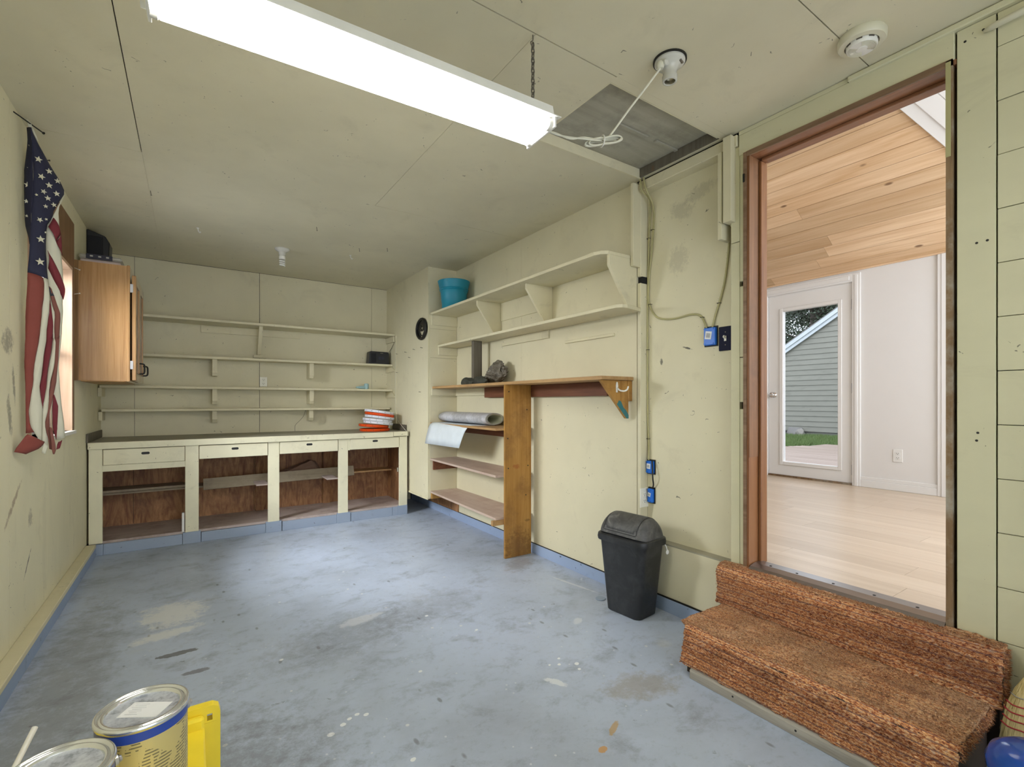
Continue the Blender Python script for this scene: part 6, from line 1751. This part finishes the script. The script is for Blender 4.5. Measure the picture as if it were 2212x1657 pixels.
fin('dome', bm, M_lidb, bn, smooth=True)
bm = BM()
g_ = []
for i in range(15):
    x = -0.105 + 0.175 * (0.5 - 0.5 * math.cos(PI * i / 14)) ** 0.8
    g_.append([bm.verts.new(BC + BROT @ Vector((x, -0.110 + 0.220 * j / 14, 0)) + Vector((0, 0, domez(x, 0.0) + 0.0035 - (0.002 if i in (0, 14) or j in (0, 14) else 0)))) for j in range(15)])
for i in range(14):
    for j in range(14):
        if (i in (0,) and j in (0, 13)):
            continue
        bm.faces.new((g_[i][j], g_[i + 1][j], g_[i + 1][j + 1], g_[i][j + 1]))
fin('swing_flap', bm, M_lidb, bn, smooth=True, solid=0.002)
for s in (1, -1):
    pts = [BC + BROT @ Vector((-0.1065 + 0.176 * (i / 24) ** 1.8, s * 0.1122, 0)) + Vector((0, 0, domez(-0.1065 + 0.176 * (i / 24) ** 1.8, 0.0) + 0.0006)) for i in range(25)]
    fin('flap_gap', tube(BM(), pts, 0.0022, 6), M_slot, bn)
pts = [BC + BROT @ Vector((-0.1072, -0.11 + 0.22 * i / 10, 0)) + Vector((0, 0, domez(-0.1072, 0) + 0.0002)) for i in range(11)]
fin('flap_gap', tube(BM(), pts, 0.0022, 6), M_slot, bn)
tg = thing('key_tag', 'small white tag hanging at the right side of the bin rim', 'tag', (2.222, 1.752, 0.36))
fin('cord', tube(BM(), [(2.214, 1.764, 0.405), (2.222, 1.755, 0.385), (2.224, 1.752, 0.368)], 0.0035, 6), M_enam, tg)
fin('disc', lathe(BM(), [(0.011, -0.002), (0.013, 0.0), (0.011, 0.002)], (2.225, 1.750, 0.356), 16, RX), M_enam, tg, smooth='auto')
fin('floor_cap', lathe(BM(), [(0.030, 0.0), (0.032, 0.003), (0.028, 0.006), (0.0, 0.006)], (2.075, 2.125, 0.0), 24, cap=False), M_blue, label='small blue-painted disc on the floor at the left foot of the bin', cat='disc', origin=(2.075, 2.125, 0))

# ================================================================ CARPETED STEPS
stp = thing('carpeted_steps', 'two steps covered in striped rust and gold carpet below the doorway', 'steps', (2.05, 0.92, 0))
def carpet_strip(prof, y0, y1, mat, name, seed, noise_=0.003, taper=0.0):
    """carpet following a profile of (x, z) points, finely divided so the pile edge can wobble"""
    rr = random.Random(seed)
    bm = BM()
    NYc = 90
    P = [Vector((p[0], 0, p[1])) for p in prof]
    P = smooth_path(P, 4)
    rows = []
    for i, p in enumerate(P):
        row_ = []
        for j in range(NYc + 1):
            y = y0 + (y1 - y0) * j / NYc
            n_ = rr.uniform(-1, 1) * noise_
            w1 = 0.004 * math.sin(j * 0.33 + i * 0.2 + seed)
            row_.append(bm.verts.new((p.x + n_ + w1 * 0.6, y + (rr.uniform(-0.004, 0.004) if j in (0, NYc) else 0), p.z + n_ * 0.7 + w1 * 0.4)))
        rows.append(row_)
    for i in range(len(rows) - 1):
        for j in range(NYc):
            bm.faces.new((rows[i][j], rows[i][j + 1], rows[i + 1][j + 1], rows[i + 1][j]))
    return fin(name, bm, mat, stp, smooth=True, solid=0.012)
SY0, SY1 = 0.430, 1.385
carpet_strip([(1.812, 0.045), (1.826, 0.09), (1.836, 0.13), (1.838, 0.165), (1.846, 0.188), (1.862, 0.197)], SY0, SY1 - 0.03, M_carpet, 'carpet_riser', 1)
carpet_strip([(1.862, 0.197), (1.90, 0.200), (2.00, 0.200), (2.10, 0.199), (2.185, 0.200)], SY0, SY1, M_tread, 'carpet_tread', 2)
carpet_strip([(2.188, 0.198), (2.196, 0.24), (2.198, 0.30), (2.194, 0.345), (2.198, 0.368), (2.212, 0.380)], 0.405, 1.425, M_carpet, 'carpet_riser', 3)
carpet_strip([(2.212, 0.380), (2.235, 0.386), (2.262, 0.388)], 0.405, 1.425, M_tread, 'carpet_tread', 4)
# yarn pile: thousands of short tufts standing on the carpet
def pile(name, mat, fn, n, seed, ln):
    rr = random.Random(seed)
    bm = BM()
    for _ in range(n):
        p, nrm_ = fn(rr)
        a = rr.uniform(0, PI)
        d = Vector((rr.uniform(-0.5, 0.5), rr.uniform(-0.8, 0.8), rr.uniform(-0.5, 0.5))) + nrm_ * 1.0
        s_ = Vector((math.cos(a) * 0.3, 1.0, math.sin(a) * 0.3)).normalized() * rr.uniform(0.0012, 0.0030)
        t_ = p + d.normalized() * rr.uniform(0.5, 1.0) * ln
        bm.faces.new((bm.verts.new(p - s_), bm.verts.new(p + s_), bm.verts.new(t_)))
    o = fin(name, bm, mat, stp)
    o['kind'] = 'stuff'
    return o
def r_low(rr):
    z = rr.uniform(0.05, 0.197)
    x = 1.806 + (0.03 * min(1, (z - 0.045) / 0.1)) + (0.03 * max(0, (z - 0.17) / 0.027) ** 2)
    return Vector((x - 0.002, rr.uniform(SY0, SY1 - 0.03), z)), Vector((-1, 0, 0.2))
def r_up(rr):
    z = rr.uniform(0.202, 0.380)
    return Vector((2.186 + (0.016 * max(0, (z - 0.35) / 0.03)), rr.uniform(0.405, 1.425), z)), Vector((-1, 0, 0.2))
def t_low(rr):
    return Vector((rr.uniform(1.85, 2.185), rr.uniform(SY0, SY1), 0.206)), Vector((-0.3, 0, 0.8))
def t_up(rr):
    return Vector((rr.uniform(2.205, 2.258), rr.uniform(0.405, 1.425), 0.392)), Vector((-0.4, 0, 0.8))
def edge_r(rr):
    if rr.random() < 0.6:
        z = rr.uniform(0.20, 0.385)
        return Vector((2.19 + rr.uniform(0, 0.06), 0.403, z)), Vector((-0.2, -1, 0))
    return Vector((rr.uniform(1.84, 2.19), SY0 - 0.002, rr.uniform(0.16, 0.205))), Vector((0, -1, -0.3))
pile('carpet_pile', M_carpet, r_low, 15000, 1, 0.0055)
pile('carpet_pile', M_carpet, r_up, 14000, 2, 0.0055)
pile('carpet_pile', M_tread, t_low, 16000, 3, 0.006)
pile('carpet_pile', M_tread, t_up, 4000, 4, 0.007)
pile('carpet_pile', M_carpet, edge_r, 2600, 5, 0.016)
bm = BM()
bx(bm, 1.84, 2.18, SY0 + 0.01, SY1 - 0.045, 0.0, 0.188)
bx(bm, 2.208, 2.2585, 0.415, 1.415, 0.0, 0.372)
fin('wooden_core', bm, mat_plain('overhang_shade_wood', (0.03, 0.018, 0.012), 0.7), stp)  # near-black colour paints in the shade under the carpet overhang
bm = BM()
prism(bm, [(1.800, SY0 - 0.005, 0.0), (1.800, SY0 - 0.005, 0.036), (1.812, SY0 - 0.005, 0.046), (1.838, SY0 - 0.005, 0.046), (1.838, SY0 - 0.005, 0.0)], (0, 0.875, 0))
fin('kick_strip', bm, M_strip, stp, bev=0.002)
for y in (0.62, 0.86, 1.10):
    fin('nail_head', lathe(BM(), [(0.004, 0), (0.004, 0.001)], (1.799, y, 0.022), 8, RY), M_slot, stp)

# ================================================================ BROOM AND BLUE PAIL AT THE RIGHT EDGE
br = thing('broom', 'corn broom with red stitching standing bristles down beside the carpeted steps', 'broom', (2.16, 0.26, 0))
BXc = 2.165
def bw(z):   # half width of the bristle fan
    pts_ = ((0.0, 0.168), (0.15, 0.156), (0.245, 0.142), (0.30, 0.124), (0.335, 0.106), (0.37, 0.078), (0.40, 0.046), (0.42, 0.026))
    for (z0_, w0_), (z1_, w1_) in zip(pts_, pts_[1:]):
        if z <= z1_:
            return w0_ + (w1_ - w0_) * (z - z0_) / (z1_ - z0_)
    return 0.026
def bt(z):
    return 0.018 + 0.012 * (0.42 - z) / 0.42
bm = BM()
zs = [0.0, 0.06, 0.12, 0.18, 0.24, 0.29, 0.33, 0.36, 0.385, 0.40, 0.42]
rings = []
for z in zs:
    rings.append([bm.verts.new((BXc + 0.04 * z + bt(z) * math.cos(2 * PI * k / 36), 0.245 + bw(z) * math.sin(2 * PI * k / 36) * (1 + 0.03 * math.sin(k * 5.0)), z + 0.002)) for k in range(36)])
for i in range(len(rings) - 1):
    for k in range(36):
        bm.faces.new((rings[i][k], rings[i][(k + 1) % 36], rings[i + 1][(k + 1) % 36], rings[i + 1][k]))
bm.faces.new(rings[0][::-1])
bm.faces.new(rings[-1])
fin('bristles', bm, M_straw, br, smooth=True)
bm = BM()
rr = random.Random(2)
for _ in range(1500):
    a = rr.uniform(0, 2 * PI)
    zt_ = rr.uniform(0.06, 0.40)
    zb_ = max(0.003, zt_ - rr.uniform(0.06, 0.2))
    k1, k2 = 1.02, 1.02 + rr.uniform(0, 0.04)
    p0 = Vector((BXc + 0.04 * zt_ + bt(zt_) * k1 * math.cos(a), 0.245 + bw(zt_) * k1 * math.sin(a), zt_))
    p1 = Vector((BXc + 0.04 * zb_ + bt(zb_) * k2 * math.cos(a), 0.245 + bw(zb_) * k2 * math.sin(a), zb_))
    s_ = Vector((0, 0.0011, 0))
    bm.faces.new((bm.verts.new(p0 - s_), bm.verts.new(p0 + s_), bm.verts.new(p1)))
o = fin('loose_straws', bm, M_straw, br)
o['kind'] = 'stuff'
for z, mt, r in ((0.272, M_metal, 0.0018), (0.243, M_redt, 0.0022), (0.219, M_redt, 0.0022), (0.195, M_redt, 0.0022), (0.171, M_redt, 0.0022)):
    pts = [(BXc + 0.04 * z + (bt(z) + 0.003) * math.cos(2 * PI * k / 40), 0.245 + (bw(z) * 1.035 + 0.002) * math.sin(2 * PI * k / 40), z + 0.003 * math.sin(k * 1.3)) for k in range(41)]
    fin('binding_wire' if mt is M_metal else 'stitching', tube(BM(), pts, r, 6), mt, br, smooth=True)
fin('handle', tube(BM(), [(BXc + 0.016, 0.245, 0.41), (2.222, 0.19, 1.34)], 0.012, 12), M_fir, br, smooth='auto')

pl = thing('pail', 'glossy blue lidded plastic pail at the right bottom corner', 'pail', (1.86, 0.265, 0))
fin('body', lathe(BM(), [(0.090, 0.0), (0.094, 0.004), (0.104, 0.20), (0.106, 0.21)], (1.86, 0.265, 0), 40), M_bluep, pl, smooth='auto')
fin('lid', lathe(BM(), [(0.112, 0.205), (0.113, 0.225), (0.104, 0.250), (0.080, 0.268), (0.04, 0.278), (0.0, 0.28)], (1.86, 0.265, 0), 40, cap=False), M_bluep, pl, smooth='auto')

# ================================================================ PAINT CANS ON THE YELLOW STAND
def paint_can(label, cx, cy, zb, sticker):
    t = thing('paint_can', label, 'paint can', (cx, cy, zb))
    o = (cx, cy, zb)
    H_ = 0.190
    fin('body', lathe(BM(), [(0.080, 0.0), (0.0815, 0.003), (0.0805, 0.008), (0.0805, 0.158)], o, 48), M_canl, t, smooth='auto')
    fin('band', lathe(BM(), [(0.0808, 0.158), (0.0808, 0.180)], o, 48), M_blueband, t, label='blue printed band below the rim', smooth='auto')
    fin('rim', lathe(BM(), [(0.080, 0.176), (0.083, 0.178), (0.0842, 0.183), (0.083, 0.188), (0.080, 0.190), (0.077, 0.188), (0.0755, 0.184), (0.073, 0.187), (0.069, 0.188), (0.066, 0.185), (0.0645, 0.182)], o, 56, cap=False), M_tinr, t, smooth=True)
    fin('lid', lathe(BM(), [(0.0645, 0.182), (0.060, 0.181), (0.0, 0.181)], o, 48, cap=False), M_tin, t, smooth='auto')
    for k in (0, 1):
        a = math.radians(24 + 180 * k)
        c_ = Vector((cx + 0.082 * math.cos(a), cy + 0.082 * math.sin(a), zb + 0.150))
        fin('handle_ear', lathe(BM(), [(0.013, 0.0), (0.012, 0.006), (0.007, 0.009), (0.006, 0.013), (0.0, 0.013)], c_, 18, Matrix.Rotation(a, 3, 'Z') @ RY, cap=False), M_metal, t, smooth='auto')
    pts = []
    for q in range(21):
        a = math.radians(24) + PI * q / 20
        pts.append((cx + 0.096 * math.cos(a), cy + 0.096 * math.sin(a), zb + 0.150 - 0.075 * math.sin(PI * q / 20)))
    fin('wire_handle', tube(BM(), pts, 0.0018, 6), M_metal, t, smooth=True)
    if sticker:
        R_ = math.radians(-32)
        bm = BM()
        obx(bm, (cx + 0.004, cy - 0.004, zb + 0.1816), (0.082, 0.052, 0.0008), (0, 0, R_))
        s_ = fin('sticker', bm, M_sticker, t, label='white paper label on the lid')
        for k in range(7):
            bm = BM()
            lw = (0.030, 0.024, 0.032, 0.020, 0.028, 0.016, 0.026)[k]
            q = Matrix.Rotation(R_, 3, 'Z') @ Vector((-0.018, 0.019 - k * 0.006, 0))
            obx(bm, (cx + 0.004 + q.x, cy - 0.004 + q.y, zb + 0.1822), (lw, 0.0009, 0.0004), (0, 0, R_))
            fin('print_line', bm, M_vinyl, s_)
    return t
paint_can('paint can with a white paper label on its lid, next to the yellow end panel', -0.086, 1.309, 0.352, True)
paint_can('paint can with a bare scuffed lid at the lower left corner', -0.200, 1.168, 0.352, False)

ys = thing('step_stool', 'yellow moulded plastic stand with a slotted end panel, carrying two paint cans', 'stand', (-0.2, 1.3, 0))
fin('deck', box(-0.52, 0.03, 0.98, 1.500, 0.338, 0.3515), M_yel, ys, bev=0.004)
bm = BM()
pts = [(-0.50, 1.500, 0.02), (0.066, 1.500, 0.02), (0.066, 1.500, 0.372)]
for k in range(1, 7):
    a = PI / 2 * k / 6
    pts.append((0.042 + 0.024 * math.cos(a), 1.500, 0.372 + 0.024 * math.sin(a)))
pts += [(-0.02, 1.500, 0.392), (-0.04, 1.500, 0.352), (-0.50, 1.500, 0.345)]
# panel with a slot: built as a ring of pieces around the slot
bm = BM()
def pnl(p):
    prism(bm, [(x, 1.500, z) for x, z in p], (0, 0.024, 0))
pnl([(-0.50, 0.02), (0.066, 0.02), (0.066, 0.352), (-0.50, 0.345)])
pnl([(-0.04, 0.352), (0.036, 0.352), (0.036, 0.396), (-0.015, 0.396), (-0.035, 0.388)])
pnl([(0.048, 0.352), (0.066, 0.352), (0.066, 0.374), (0.062, 0.388), (0.050, 0.395), (0.048, 0.3955)])
pnl([(0.036, 0.352), (0.048, 0.352), (0.048, 0.357), (0.036, 0.357)])
pnl([(0.036, 0.374), (0.048, 0.374), (0.048, 0.3955), (0.036, 0.396)])
fin('end_panel', bm, M_yel, ys)
fin('rib', box(-0.02, 0.029, 1.478, 1.500, 0.345, 0.380), M_yel, ys, bev=0.006)
fin('rib', box(-0.02, 0.027, 1.470, 1.500, 0.262, 0.316), M_yel, ys, bev=0.008)
fin('rib', box(-0.02, 0.022, 1.470, 1.500, 0.180, 0.236), M_yel, ys, bev=0.008)
bm = BM()
bx(bm, -0.52, 0.03, 0.98, 1.0, 0.0, 0.338)
fin('end_panel', bm, M_yel, ys, bev=0.004)
fin('side_panel', box(-0.52, -0.50, 1.0, 1.50, 0.0, 0.338), M_yel, ys, bev=0.004)
fin('rod', tube(BM(), [(-0.345, 1.545, 0.0), (-0.345, 1.530, 0.34), (-0.320, 1.64, 0.395)], 0.0065, 10), M_enam, label='thin white rod rising behind the paint cans at the left', cat='rod', smooth='auto', origin=(-0.37, 1.54, 0))
